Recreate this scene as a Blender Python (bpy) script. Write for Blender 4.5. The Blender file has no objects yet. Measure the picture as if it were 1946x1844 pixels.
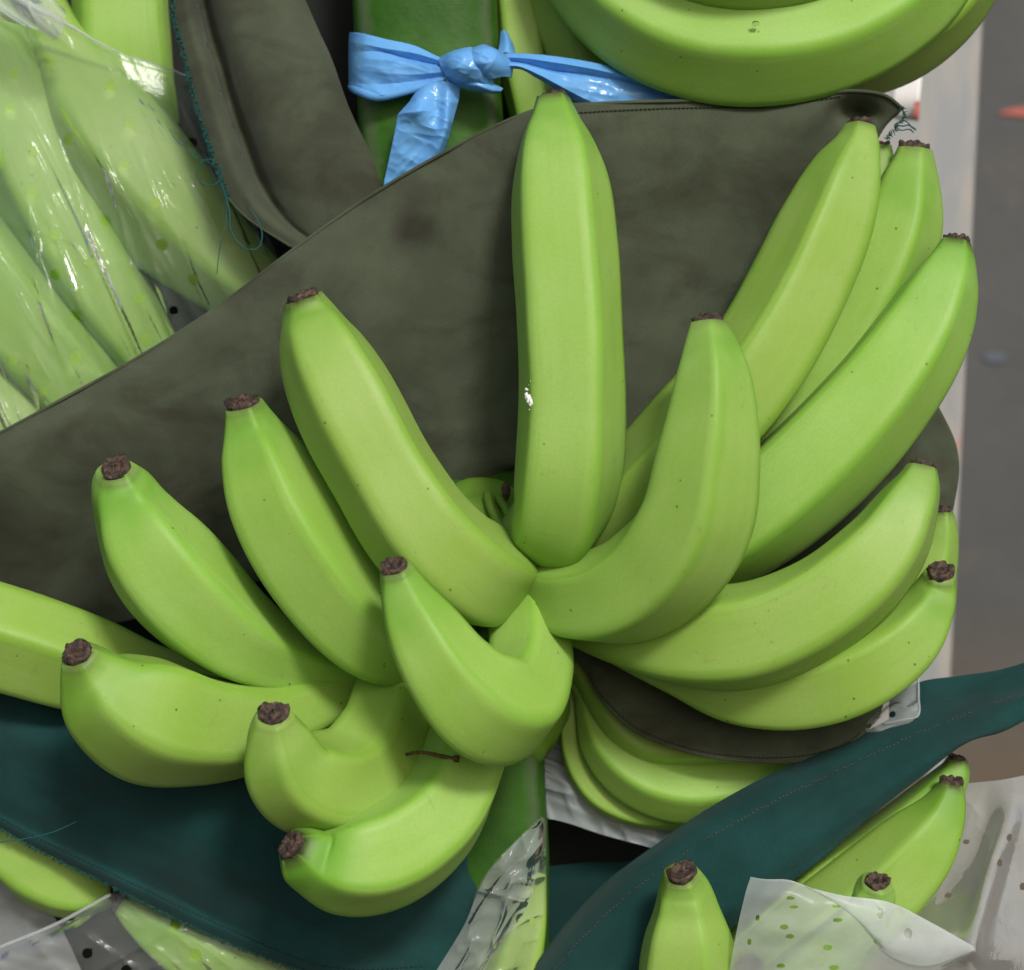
import bpy, math, random
import numpy as np
from mathutils import Vector

random.seed(7)
rng = np.random.default_rng(11)
scene = bpy.context.scene
COL = scene.collection

# ------------------------------------------------------------------ camera, sky, sun, exposure
U = 0.0002            # metres per design unit at the subject plane (y = 0)
DIST = 0.85           # camera distance to that plane
cam_d = bpy.data.cameras.new('camera')
cam = bpy.data.objects.new('camera', cam_d); COL.objects.link(cam)
cam.location = (0, -DIST, 0); cam.rotation_euler = (math.radians(90), 0, 0)
cam_d.sensor_width = 36.0
cam_d.lens = 36.0 * DIST / (1946 * U)
cam_d.clip_start = 0.02; cam_d.clip_end = 500
cam_d.dof.use_dof = True; cam_d.dof.focus_distance = DIST - 0.025; cam_d.dof.aperture_fstop = 9
scene.camera = cam

SUN_EL, SUN_AZ = math.radians(33), math.radians(17)      # az: to the right of the viewing axis, behind the camera
sd = Vector((math.cos(SUN_EL) * math.sin(SUN_AZ), -math.cos(SUN_EL) * math.cos(SUN_AZ), math.sin(SUN_EL)))
world = bpy.data.worlds.new('World'); scene.world = world; world.use_nodes = True
wn = world.node_tree; bg = wn.nodes['Background']
sky = wn.nodes.new('ShaderNodeTexSky'); sky.sky_type = 'NISHITA'; sky.sun_disc = False
sky.sun_elevation = SUN_EL
sky.sun_rotation = math.atan2(sd.x, sd.y)
sky.air_density = 1.0; sky.dust_density = 3.0; sky.ozone_density = 0.6
wn.links.new(sky.outputs[0], bg.inputs[0]); bg.inputs[1].default_value = 0.072
sun_d = bpy.data.lights.new('sun', 'SUN'); sun_d.energy = 1.5; sun_d.angle = math.radians(10); sun_d.color = (1.0, 0.985, 0.955)
sun = bpy.data.objects.new('sun', sun_d); COL.objects.link(sun)
sun.rotation_euler = (-sd).to_track_quat('-Z', 'Y').to_euler(); sun.location = sd * 3
scene.view_settings.view_transform = 'Standard'; scene.view_settings.look = 'None'
scene.view_settings.exposure = 0.60; scene.view_settings.gamma = 1.0
scene.cycles.transparent_max_bounces = 24
scene.cycles.max_bounces = 10

# ------------------------------------------------------------------ helpers
CX, CY = 973.0, 922.0

def W(a):
    """design coordinates (x right, y down, depth away; units of 0.2 mm) -> metres, laid out on the view axis."""
    a = np.asarray(a, float)
    d = a[..., 2]
    k = U * (DIST + d * U) / DIST
    return np.stack([(a[..., 0] - CX) * k, d * U, (CY - a[..., 1]) * k], -1)

def cr(P, n, dense=24):
    """Catmull-Rom through the rows of P, resampled to n rows evenly by length of the first two columns (+depth)."""
    P = np.asarray(P, float)
    if len(P) == 2:
        t = np.linspace(0, 1, n)[:, None]
        return P[0] * (1 - t) + P[1] * t
    Q = np.vstack([2 * P[0] - P[1], P, 2 * P[-1] - P[-2]])
    out = []
    for i in range(1, len(Q) - 2):
        p0, p1, p2, p3 = Q[i - 1], Q[i], Q[i + 1], Q[i + 2]
        t = np.linspace(0, 1, dense, endpoint=False)[:, None]
        l1 = max(np.linalg.norm((p1 - p0)[:3]), 1e-6); l2 = max(np.linalg.norm((p2 - p1)[:3]), 1e-6); l3 = max(np.linalg.norm((p3 - p2)[:3]), 1e-6)
        m1 = ((p1 - p0) / l1 * l2 + (p2 - p1)) * .5
        m2 = ((p2 - p1) + (p3 - p2) / l3 * l2) * .5
        out.append((2*t**3 - 3*t**2 + 1) * p1 + (t**3 - 2*t**2 + t) * m1 + (-2*t**3 + 3*t**2) * p2 + (t**3 - t**2) * m2)
    out = np.vstack(out + [P[-1:]])
    s = np.concatenate([[0], np.cumsum(np.linalg.norm(np.diff(out[:, :3], axis=0), axis=1))])
    q = np.linspace(0, s[-1], n)
    return np.stack([np.interp(q, s, out[:, k]) for k in range(out.shape[1])], 1)

def vnoise(x, y, seed=0):
    """smooth 2-D value noise in 0..1"""
    x = np.asarray(x, float); y = np.asarray(y, float)
    xi = np.floor(x).astype(np.int64); yi = np.floor(y).astype(np.int64)
    fx = x - xi; fy = y - yi
    fx = fx * fx * (3 - 2 * fx); fy = fy * fy * (3 - 2 * fy)
    def h(i, j):
        v = (i * 374761393 + j * 668265263 + seed * 1442695041) & 0x7fffffff
        v = ((v ^ (v >> 13)) * 1274126177) & 0x7fffffff
        return ((v ^ (v >> 16)) & 0xffff) / 65535.0
    return (h(xi, yi) * (1 - fx) + h(xi + 1, yi) * fx) * (1 - fy) + (h(xi, yi + 1) * (1 - fx) + h(xi + 1, yi + 1) * fx) * fy

def wave(px, py, ang, along, across, seed):
    """ridged noise stretched along direction ang (degrees, y down)"""
    a = math.radians(ang); c, s = math.cos(a), math.sin(a)
    u = (px * c + py * s) / along; v = (-px * s + py * c) / across
    return 1 - np.abs(2 * vnoise(u, v, seed) - 1)

def mesh_obj(name, verts, faces, mat, parent=None, uvs=None, smooth=True, sharp=None):
    me = bpy.data.meshes.new(name)
    me.from_pydata([tuple(v) for v in np.asarray(verts)], [], [tuple(int(i) for i in f) for f in faces])
    if uvs is not None:
        l = me.uv_layers.new(name='UVMap')
        idx = np.empty(len(me.loops), dtype=np.int32); me.loops.foreach_get('vertex_index', idx)
        l.data.foreach_set('uv', np.asarray(uvs, dtype=np.float32)[idx].ravel())
    if smooth:
        me.polygons.foreach_set('use_smooth', [True] * len(me.polygons))
    if sharp:
        me.set_sharp_from_angle(angle=math.radians(sharp))
    me.update()
    o = bpy.data.objects.new(name, me); COL.objects.link(o)
    if mat: me.materials.append(mat)
    if parent is not None: attach(o, parent)
    return o

def attach(o, parent):
    o.parent = parent
    p = parent; off = Vector((0, 0, 0))
    while p is not None:
        off += p.location; p = p.parent
    o.location = Vector(o.location) - off

def thing(name, label, cat, px=None, group=None, o=None):
    if o is None:
        o = bpy.data.objects.new(name, None); COL.objects.link(o); o.empty_display_size = 0.02
        if px is not None: o.location = Vector(W(np.array(px, float)))
    o['label'] = label; o['category'] = cat
    if group: o['group'] = group
    return o

def grid_faces(nv, nu, closed=False):
    f = []
    for j in range(nv - 1):
        for i in range(nu if closed else nu - 1):
            a = j * nu + i; b = j * nu + (i + 1) % nu
            f.append((a, b, b + nu, a + nu))
    return f

def rows_grid(rows, nu, nv, linear_v=False):
    R = np.stack([cr(r, nu) for r in rows])
    if linear_v:
        t = np.linspace(0, len(rows) - 1, nv); i = np.minimum(t.astype(int), len(rows) - 2); f = (t - i)[:, None, None]
        return R[i] * (1 - f) + R[i + 1] * f
    G = np.empty((nv, nu, 3))
    for c in range(nu):
        P = R[:, c, :]
        t = np.linspace(0, len(rows) - 1, nv)
        i = np.minimum(t.astype(int), len(rows) - 2); f = (t - i)[:, None]
        Q = np.vstack([2 * P[0] - P[1], P, 2 * P[-1] - P[-2]])
        p0, p1, p2, p3 = Q[i], Q[i + 1], Q[i + 2], Q[i + 3]
        G[:, c] = .5 * (2*p1 + (p2 - p0) * f + (2*p0 - 5*p1 + 4*p2 - p3) * f**2 + (3*p1 - p0 - 3*p2 + p3) * f**3)
    return G

def sheet(name, G, mat, parent=None, thick=3.0, holes=(), hole_r=10, sharp=None, uvscale=U):
    """a cloth or film from a grid of design coordinates; holes are cut out of the mesh"""
    G = G.copy(); nv, nu = G.shape[:2]
    V = G.reshape(-1, 3)
    dead = np.zeros(len(V), bool)
    if len(holes):
        step = np.median(np.linalg.norm(np.diff(G[:, :, :2], axis=1), axis=2))
        for hx, hy, *rest in holes:
            r = rest[0] if rest else hole_r; asp = rest[1] if len(rest) > 1 else 1.0
            dx = V[:, 0] - hx; dy = (V[:, 1] - hy) / asp
            dd = np.hypot(dx, dy)
            dead |= dd < r - step * .55
            ring = (dd >= r - step * .55) & (dd < r + step * .55)
            k = r / np.maximum(dd[ring], 1e-6)
            V[ring, 0] = hx + dx[ring] * k; V[ring, 1] = hy + dy[ring] * k * asp
    F = grid_faces(nv, nu)
    du = np.concatenate([np.zeros((nv, 1)), np.cumsum(np.linalg.norm(np.diff(G, axis=1), axis=2), axis=1)], 1)
    dv = np.concatenate([np.zeros((1, nu)), np.cumsum(np.linalg.norm(np.diff(G, axis=0), axis=2), axis=0)], 0)
    uv = np.stack([du, dv], -1).reshape(-1, 2) * uvscale
    if dead.any():
        F = [f for f in F if not (dead[f[0]] or dead[f[1]] or dead[f[2]] or dead[f[3]])]
    used = sorted({i for f in F for i in f}); mp = {k: n for n, k in enumerate(used)}
    F = [tuple(mp[i] for i in f) for f in F]
    o = mesh_obj(name, W(V[used]), F, mat, parent, uv[used], True, sharp)
    if thick:
        m = o.modifiers.new('thickness', 'SOLIDIFY'); m.thickness = thick * U; m.offset = 0
    return o

def tube_geo(P, r, n=8):
    """verts/faces of a tube through design points; r scalar or array"""
    P = W(np.asarray(P, float)); N = len(P)
    r = np.broadcast_to(np.asarray(r, float), (N,)) * U
    T = np.gradient(P, axis=0); T /= np.linalg.norm(T, axis=1)[:, None] + 1e-12
    nrm = np.array([0.13, -1, 0.2]); V = []
    for i in range(N):
        nrm = nrm - T[i] * nrm.dot(T[i]); nrm /= np.linalg.norm(nrm) + 1e-12
        b = np.cross(T[i], nrm)
        for k in range(n):
            a = 2 * math.pi * k / n
            V.append(P[i] + (nrm * math.cos(a) + b * math.sin(a)) * r[i])
    F = grid_faces(N, n, True)
    F.append(tuple(range(n))[::-1]); F.append(tuple((N - 1) * n + k for k in range(n)))
    return V, F

class Join:
    def __init__(s): s.v, s.f = [], []
    def add(s, V, F):
        b = len(s.v); s.v += [tuple(x) for x in V]; s.f += [tuple(i + b for i in f) for f in F]
    def build(s, name, mat, parent=None): return mesh_obj(name, s.v, s.f, mat, parent)

# ------------------------------------------------------------------ materials
def mat_new(name):
    m = bpy.data.materials.new(name); m.use_nodes = True
    nt = m.node_tree; return m, nt, nt.nodes['Principled BSDF'], nt.nodes, nt.links

def node(nt, t, **kw):
    n = nt.nodes.new(t)
    for k, v in kw.items():
        if k.startswith('i_'): n.inputs[int(k[2:]) if k[2:].isdigit() else k[2:]].default_value = v
        else: setattr(n, k, v)
    return n

def ramp(nt, stops, fac):
    r = nt.nodes.new('ShaderNodeValToRGB'); e = r.color_ramp.elements
    e[0].position, e[0].color = stops[0]; e[1].position, e[1].color = stops[-1]
    for p, c in stops[1:-1]:
        x = e.new(p); x.color = c
    nt.links.new(fac, r.inputs[0]); return r.outputs[0]

def mixc(nt, fac, a, b, mode='MIX'):
    m = nt.nodes.new('ShaderNodeMix'); m.data_type = 'RGBA'; m.blend_type = mode
    for s, v in ((m.inputs[0], fac), (m.inputs[6], a), (m.inputs[7], b)):
        if hasattr(v, 'is_linked'): nt.links.new(v, s)
        else: s.default_value = v
    return m.outputs[2]

def math_n(nt, op, a, b=None, c=None):
    m = nt.nodes.new('ShaderNodeMath'); m.operation = op
    for i, v in enumerate((a, b, c)):
        if v is None: continue
        if hasattr(v, 'is_linked'): nt.links.new(v, m.inputs[i])
        else: m.inputs[i].default_value = v
    return m.outputs[0]

def noise(nt, scale, detail=3, rough=.55, vec=None, dist=0):
    n = node(nt, 'ShaderNodeTexNoise'); n.inputs['Scale'].default_value = scale; n.inputs['Detail'].default_value = detail
    n.inputs['Roughness'].default_value = rough; n.inputs['Distortion'].default_value = dist
    if vec is not None: nt.links.new(vec, n.inputs['Vector'])
    return n.outputs[0]

def banana_material():
    m, nt, b, N, L = mat_new('green_banana_skin')
    tc = N.new('ShaderNodeTexCoord'); geo = N.new('ShaderNodeNewGeometry')
    uv = N.new('ShaderNodeUVMap'); sx = N.new('ShaderNodeSeparateXYZ'); L.new(uv.outputs[0], sx.inputs[0])
    pos = geo.outputs['Position']
    oi = N.new('ShaderNodeObjectInfo')
    u, v = sx.outputs[0], sx.outputs[1]          # u: round (5 facets = 0..5), v: base 0 -> tip 1
    # ridges of the five facets carry a slightly deeper green
    fr = math_n(nt, 'FRACT', u)
    rd = math_n(nt, 'ABSOLUTE', math_n(nt, 'SUBTRACT', fr, .5))           # .5 on the ridge
    wob = noise(nt, 60, 2, vec=pos)
    rdw = math_n(nt, 'ADD', rd, math_n(nt, 'MULTIPLY', math_n(nt, 'SUBTRACT', wob, .5), .16))
    ridge = ramp(nt, [(.36, (0, 0, 0, 1)), (.47, (1, 1, 1, 1))], rdw)
    base = ramp(nt, [(0, (.25, .40, .08, 1)), (.3, (.285, .46, .085, 1)), (.8, (.265, .445, .07, 1)), (.92, (.165, .36, .035, 1)), (.978, (.12, .29, .022, 1)), (.992, (.07, .12, .02, 1)), (1, (.022, .02, .012, 1))], v)
    big = noise(nt, 28, 3, vec=pos)
    c1 = mixc(nt, ramp(nt, [(.35, (0, 0, 0, 1)), (.72, (1, 1, 1, 1))], big), base, (.31, .475, .115, 1))
    f2 = math_n(nt, 'MULTIPLY', ridge, .55)
    c2 = mixc(nt, f2, c1, (.185, .385, .03, 1))
    hue = N.new('ShaderNodeHueSaturation'); L.new(c2, hue.inputs['Color'])
    L.new(math_n(nt, 'ADD', .495, math_n(nt, 'MULTIPLY', oi.outputs['Random'], .014)), hue.inputs['Hue'])
    L.new(math_n(nt, 'ADD', .92, math_n(nt, 'MULTIPLY', oi.outputs['Random'], .14)), hue.inputs['Value'])
    # fine mottling
    fine = noise(nt, 900, 2, vec=pos)
    c3 = mixc(nt, math_n(nt, 'MULTIPLY', ramp(nt, [(.35, (1, 1, 1, 1)), (.65, (0, 0, 0, 1))], fine), .14), hue.outputs[0], (.14, .30, .03, 1))
    # lengthwise streaks and brushed marks, running round the skin without a seam
    ang = math_n(nt, 'MULTIPLY', u, 2 * math.pi / 5)
    cv = N.new('ShaderNodeCombineXYZ'); L.new(math_n(nt, 'COSINE', ang), cv.inputs[0]); L.new(math_n(nt, 'SINE', ang), cv.inputs[1])
    L.new(math_n(nt, 'ADD', math_n(nt, 'MULTIPLY', v, 1.1), math_n(nt, 'MULTIPLY', oi.outputs['Random'], 40)), cv.inputs[2])
    stx = noise(nt, 4.5, 4, .6, vec=cv.outputs[0])
    c3 = mixc(nt, math_n(nt, 'MULTIPLY', ramp(nt, [(.42, (0, 0, 0, 1)), (.68, (1, 1, 1, 1))], stx), .16), c3, (.17, .355, .035, 1))
    sc2 = ramp(nt, [(.64, (0, 0, 0, 1)), (.70, (1, 1, 1, 1))], noise(nt, 9, 5, .72, vec=cv.outputs[0], dist=.5))
    c3 = mixc(nt, math_n(nt, 'MULTIPLY', sc2, .2), c3, (.20, .225, .085, 1))
    # small dark specks
    vo = node(nt, 'ShaderNodeTexVoronoi'); vo.inputs['Scale'].default_value = 170; L.new(pos, vo.inputs['Vector'])
    sp = ramp(nt, [(.05, (1, 1, 1, 1)), (.11, (0, 0, 0, 1))], vo.outputs['Distance'])
    gate = ramp(nt, [(.56, (0, 0, 0, 1)), (.62, (1, 1, 1, 1))], noise(nt, 75, 1, vec=pos))
    spk = math_n(nt, 'MULTIPLY', math_n(nt, 'MULTIPLY', sp, gate), .75)
    c4 = mixc(nt, spk, c3, (.035, .035, .012, 1))
    # pale brownish scuffs
    sc = ramp(nt, [(.64, (0, 0, 0, 1)), (.74, (1, 1, 1, 1))], noise(nt, 120, 4, .7, vec=pos, dist=.6))
    c5 = mixc(nt, math_n(nt, 'MULTIPLY', sc, .42), c4, (.21, .24, .08, 1))
    L.new(c5, b.inputs['Base Color'])
    b.inputs['Roughness'].default_value = .5
    b.inputs['Specular IOR Level'].default_value = .32
    b.inputs['Subsurface Weight'].default_value = .12
    b.inputs['Subsurface Radius'].default_value = (.6, 1.0, .2); b.inputs['Subsurface Scale'].default_value = .003
    bp = node(nt, 'ShaderNodeBump'); bp.inputs['Strength'].default_value = .12; bp.inputs['Distance'].default_value = .0006
    L.new(math_n(nt, 'ADD', noise(nt, 260, 4, .6, vec=pos), math_n(nt, 'MULTIPLY', fine, .25)), bp.inputs['Height']); L.new(bp.outputs[0], b.inputs['Normal'])
    return m

def tip_material():
    m, nt, b, N, L = mat_new('dried_blossom_scar')
    geo = N.new('ShaderNodeNewGeometry'); pos = geo.outputs['Position']
    c = ramp(nt, [(.28, (.008, .007, .009, 1)), (.45, (.035, .022, .018, 1)), (.6, (.12, .07, .045, 1)), (.78, (.24, .19, .17, 1))], noise(nt, 420, 5, .7, vec=pos, dist=.8))
    L.new(c, b.inputs['Base Color'])
    L.new(ramp(nt, [(.4, (.25, .25, .25, 1)), (.6, (.8, .8, .8, 1))], noise(nt, 300, 2, vec=pos)), b.inputs['Roughness'])
    bp = node(nt, 'ShaderNodeBump'); bp.inputs['Strength'].default_value = .9; bp.inputs['Distance'].default_value = .0012
    L.new(noise(nt, 700, 5, .7, vec=pos), bp.inputs['Height']); L.new(bp.outputs[0], b.inputs['Normal'])
    return m

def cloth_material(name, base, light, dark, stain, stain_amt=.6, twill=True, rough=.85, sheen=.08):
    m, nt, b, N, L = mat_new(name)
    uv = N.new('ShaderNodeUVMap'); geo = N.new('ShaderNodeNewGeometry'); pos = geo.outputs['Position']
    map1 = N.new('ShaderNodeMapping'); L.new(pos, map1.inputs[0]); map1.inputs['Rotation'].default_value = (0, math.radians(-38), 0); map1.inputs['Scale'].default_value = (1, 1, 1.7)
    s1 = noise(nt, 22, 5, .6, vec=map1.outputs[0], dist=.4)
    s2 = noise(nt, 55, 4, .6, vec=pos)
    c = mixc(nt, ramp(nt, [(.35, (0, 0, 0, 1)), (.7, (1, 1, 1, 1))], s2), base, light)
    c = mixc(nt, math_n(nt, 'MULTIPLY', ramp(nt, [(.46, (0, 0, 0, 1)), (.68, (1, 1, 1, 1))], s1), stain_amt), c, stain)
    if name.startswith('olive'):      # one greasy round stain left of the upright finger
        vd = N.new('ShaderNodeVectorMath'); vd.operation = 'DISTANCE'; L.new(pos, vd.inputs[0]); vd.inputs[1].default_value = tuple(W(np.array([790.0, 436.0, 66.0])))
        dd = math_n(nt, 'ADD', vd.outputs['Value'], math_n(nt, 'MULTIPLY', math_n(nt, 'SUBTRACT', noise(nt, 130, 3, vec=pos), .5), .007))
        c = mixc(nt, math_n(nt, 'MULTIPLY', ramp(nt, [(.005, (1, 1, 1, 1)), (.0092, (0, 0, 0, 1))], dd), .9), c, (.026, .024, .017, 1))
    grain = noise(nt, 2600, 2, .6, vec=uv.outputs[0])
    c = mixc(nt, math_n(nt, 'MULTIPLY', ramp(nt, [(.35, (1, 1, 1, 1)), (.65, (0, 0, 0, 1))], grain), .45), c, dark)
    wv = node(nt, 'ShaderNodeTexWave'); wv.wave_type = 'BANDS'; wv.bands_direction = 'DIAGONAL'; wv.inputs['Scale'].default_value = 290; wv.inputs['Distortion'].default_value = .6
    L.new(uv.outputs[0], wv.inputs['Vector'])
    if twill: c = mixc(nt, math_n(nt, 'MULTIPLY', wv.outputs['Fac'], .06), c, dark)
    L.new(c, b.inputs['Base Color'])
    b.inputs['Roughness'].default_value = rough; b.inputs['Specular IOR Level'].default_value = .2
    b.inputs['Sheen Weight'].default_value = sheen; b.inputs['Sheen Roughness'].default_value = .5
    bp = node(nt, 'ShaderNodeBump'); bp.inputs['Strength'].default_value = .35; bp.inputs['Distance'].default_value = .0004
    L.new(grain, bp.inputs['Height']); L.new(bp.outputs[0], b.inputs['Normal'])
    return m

def film_material(name, opacity, col=(.85, .87, .86, 1), dirt=(.42, .35, .26, 1), dirt_amt=.25, rough=.12, mottled=.12, spec=.55):
    m, nt, b, N, L = mat_new(name)
    N.remove(b)
    out = N['Material Output']
    geo = N.new('ShaderNodeNewGeometry'); pos = geo.outputs['Position']
    d = ramp(nt, [(.55, (0, 0, 0, 1)), (.75, (1, 1, 1, 1))], noise(nt, 70, 5, .65, vec=pos, dist=.5))
    c = mixc(nt, math_n(nt, 'MULTIPLY', d, dirt_amt), col, dirt)
    bp = node(nt, 'ShaderNodeBump'); bp.inputs['Strength'].default_value = .25; bp.inputs['Distance'].default_value = .001
    L.new(noise(nt, 110, 4, .6, vec=pos, dist=.8), bp.inputs['Height'])
    df = N.new('ShaderNodeBsdfDiffuse'); tl = N.new('ShaderNodeBsdfTranslucent'); tr = N.new('ShaderNodeBsdfTransparent'); gl = N.new('ShaderNodeBsdfGlossy')
    gl.inputs['Roughness'].default_value = rough
    L.new(c, df.inputs[0]); L.new(c, tl.inputs[0]); L.new(bp.outputs[0], gl.inputs['Normal'])
    body = N.new('ShaderNodeMixShader'); body.inputs[0].default_value = .45; L.new(df.outputs[0], body.inputs[1]); L.new(tl.outputs[0], body.inputs[2])
    see = N.new('ShaderNodeMixShader')
    op = math_n(nt, 'ADD', opacity - mottled * .5, math_n(nt, 'MULTIPLY', noise(nt, 45, 4, .6, vec=pos, dist=1.0), mottled))
    L.new(op, see.inputs[0])
    L.new(tr.outputs[0], see.inputs[1]); L.new(body.outputs[0], see.inputs[2])
    lw = N.new('ShaderNodeLayerWeight'); lw.inputs[0].default_value = .22; L.new(bp.outputs[0], lw.inputs['Normal'])
    fin = N.new('ShaderNodeMixShader')
    L.new(math_n(nt, 'MULTIPLY', lw.outputs['Fresnel'], spec), fin.inputs[0])
    L.new(see.outputs[0], fin.inputs[1]); L.new(gl.outputs[0], fin.inputs[2]); L.new(fin.outputs[0], out.inputs[0])
    return m

def plain(name, col, rough=.6, spec=.4, nscale=None, c2=None, bump=0):
    m, nt, b, N, L = mat_new(name)
    b.inputs['Base Color'].default_value = (*col, 1); b.inputs['Roughness'].default_value = rough; b.inputs['Specular IOR Level'].default_value = spec
    if nscale:
        geo = N.new('ShaderNodeNewGeometry'); n_ = noise(nt, nscale, 4, .6, vec=geo.outputs['Position'])
        L.new(mixc(nt, ramp(nt, [(.35, (0, 0, 0, 1)), (.7, (1, 1, 1, 1))], n_), (*col, 1), (*(c2 or col), 1)), b.inputs['Base Color'])
        if bump:
            bp = node(nt, 'ShaderNodeBump'); bp.inputs['Strength'].default_value = bump; bp.inputs['Distance'].default_value = .001
            L.new(n_, bp.inputs['Height']); L.new(bp.outputs[0], b.inputs['Normal'])
    return m

def stalk_material():
    m, nt, b, N, L = mat_new('banana_stalk_skin')
    uv = N.new('ShaderNodeUVMap'); sx = N.new('ShaderNodeSeparateXYZ'); L.new(uv.outputs[0], sx.inputs[0])
    geo = N.new('ShaderNodeNewGeometry'); pos = geo.outputs['Position']
    c = mixc(nt, ramp(nt, [(.35, (0, 0, 0, 1)), (.7, (1, 1, 1, 1))], noise(nt, 40, 5, .6, vec=pos)), (.022, .085, .006, 1), (.042, .135, .012, 1))
    # corky grey scuffing on the two angles of the stalk (u = .25 and .75 round the front)
    uu = sx.outputs[0]
    e1 = math_n(nt, 'ABSOLUTE', math_n(nt, 'SUBTRACT', math_n(nt, 'ABSOLUTE', math_n(nt, 'SUBTRACT', uu, .5)), .132))
    e2 = math_n(nt, 'ADD', e1, math_n(nt, 'MULTIPLY', math_n(nt, 'SUBTRACT', noise(nt, 130, 4, .7, vec=pos), .5), .035))
    c = mixc(nt, math_n(nt, 'MULTIPLY', ramp(nt, [(.004, (1, 1, 1, 1)), (.028, (0, 0, 0, 1))], e2), .6), c, (.11, .14, .085, 1))
    mp = N.new('ShaderNodeMapping'); L.new(pos, mp.inputs[0]); mp.inputs['Scale'].default_value = (1, 1, .35)
    sp = ramp(nt, [(.66, (0, 0, 0, 1)), (.72, (1, 1, 1, 1))], noise(nt, 330, 4, .7, vec=mp.outputs[0]))
    c = mixc(nt, math_n(nt, 'MULTIPLY', sp, .8), c, (.03, .028, .012, 1))
    L.new(c, b.inputs['Base Color']); b.inputs['Roughness'].default_value = .5; b.inputs['Specular IOR Level'].default_value = .2
    bp = node(nt, 'ShaderNodeBump'); bp.inputs['Strength'].default_value = .35; bp.inputs['Distance'].default_value = .001
    L.new(noise(nt, 160, 5, .65, vec=pos), bp.inputs['Height']); L.new(bp.outputs[0], b.inputs['Normal'])
    return m

def tie_material():
    m, nt, b, N, L = mat_new('blue_plastic_film')
    geo = N.new('ShaderNodeNewGeometry'); pos = geo.outputs['Position']
    L.new(mixc(nt, noise(nt, 60, 3, vec=pos), (.15, .47, .93, 1), (.23, .57, .97, 1)), b.inputs['Base Color'])
    b.inputs['Roughness'].default_value = .2; b.inputs['Specular IOR Level'].default_value = .5
    out = N['Material Output']
    tl = N.new('ShaderNodeBsdfTranslucent'); tl.inputs[0].default_value = (.12, .42, .9, 1)
    mx = N.new('ShaderNodeMixShader'); mx.inputs[0].default_value = .3
    L.new(b.outputs[0], mx.inputs[1]); L.new(tl.outputs[0], mx.inputs[2]); L.new(mx.outputs[0], out.inputs[0])
    bp = node(nt, 'ShaderNodeBump'); bp.inputs['Strength'].default_value = .3; bp.inputs['Distance'].default_value = .001
    L.new(noise(nt, 130, 3, .5, vec=pos, dist=.6), bp.inputs['Height']); L.new(bp.outputs[0], b.inputs['Normal'])
    return m

def wall_material():
    m, nt, b, N, L = mat_new('stained_concrete')
    geo = N.new('ShaderNodeNewGeometry'); pos = geo.outputs['Position']
    c = mixc(nt, ramp(nt, [(.3, (0, 0, 0, 1)), (.7, (1, 1, 1, 1))], noise(nt, 9, 5, .6, vec=pos)), (.063, .067, .067, 1), (.086, .088, .086, 1))
    c = mixc(nt, math_n(nt, 'MULTIPLY', ramp(nt, [(.56, (0, 0, 0, 1)), (.68, (1, 1, 1, 1))], noise(nt, 26, 4, .6, vec=pos)), .25), c, (.13, .10, .075, 1))
    sx = N.new('ShaderNodeSeparateXYZ'); L.new(pos, sx.inputs[0])
    low = node(nt, 'ShaderNodeMapRange'); low.inputs[1].default_value = -.07; low.inputs[2].default_value = -.19; L.new(sx.outputs[2], low.inputs[0])
    c = mixc(nt, math_n(nt, 'MULTIPLY', low.outputs[0], math_n(nt, 'ADD', .45, math_n(nt, 'MULTIPLY', noise(nt, 20, 4, vec=pos), .6))), c, (.11, .08, .05, 1))
    L.new(c, b.inputs['Base Color']); b.inputs['Roughness'].default_value = .8
    bp = node(nt, 'ShaderNodeBump'); bp.inputs['Strength'].default_value = .4; bp.inputs['Distance'].default_value = .003
    L.new(noise(nt, 60, 5, vec=pos), bp.inputs['Height']); L.new(bp.outputs[0], b.inputs['Normal'])
    return m

def post_material():
    m, nt, b, N, L = mat_new('worn_pale_paint')
    geo = N.new('ShaderNodeNewGeometry'); pos = geo.outputs['Position']
    mp = N.new('ShaderNodeMapping'); L.new(pos, mp.inputs[0]); mp.inputs['Scale'].default_value = (1, 1, .22)
    c = mixc(nt, ramp(nt, [(.4, (0, 0, 0, 1)), (.62, (1, 1, 1, 1))], noise(nt, 55, 4, .6, vec=mp.outputs[0], dist=.4)), (.25, .265, .275, 1), (.34, .32, .29, 1))
    c = mixc(nt, math_n(nt, 'MULTIPLY', ramp(nt, [(.7, (0, 0, 0, 1)), (.76, (1, 1, 1, 1))], noise(nt, 45, 3, vec=pos)), .5), c, (.45, .2, .13, 1))
    L.new(c, b.inputs['Base Color']); b.inputs['Roughness'].default_value = .6
    return m

M_BAN, M_TIP, M_STALK, M_TIE = banana_material(), tip_material(), stalk_material(), tie_material()
M_OLIVE = cloth_material('olive_cloth_weave', (.064, .079, .05, 1), (.09, .107, .07, 1), (.026, .033, .019, 1), (.034, .034, .02, 1), .85)
M_TEAL = cloth_material('teal_cloth_weave', (.0055, .045, .043, 1), (.010, .064, .061, 1), (.003, .018, .018, 1), (.016, .034, .032, 1), .5)
M_DARK = cloth_material('gap_shade_weave', (.016, .02, .017, 1), (.02, .024, .02, 1), (.006, .007, .006, 1), (.012, .012, .01, 1), .5)  # near-black colour stands in for the shade in the gaps behind the bunch
M_THREAD = plain('teal_thread', (.016, .095, .088), .8, .2)
M_OTHREAD = plain('dark_olive_thread', (.03, .03, .022), .9, .1)
M_RTHREAD = plain('rusty_thread', (.16, .075, .055), .9, .1)
M_CLEAR = film_material('clear_perforated_film', .22, col=(.38, .46, .44, 1), dirt_amt=.2, rough=.14, spec=.85, mottled=.1)
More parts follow.
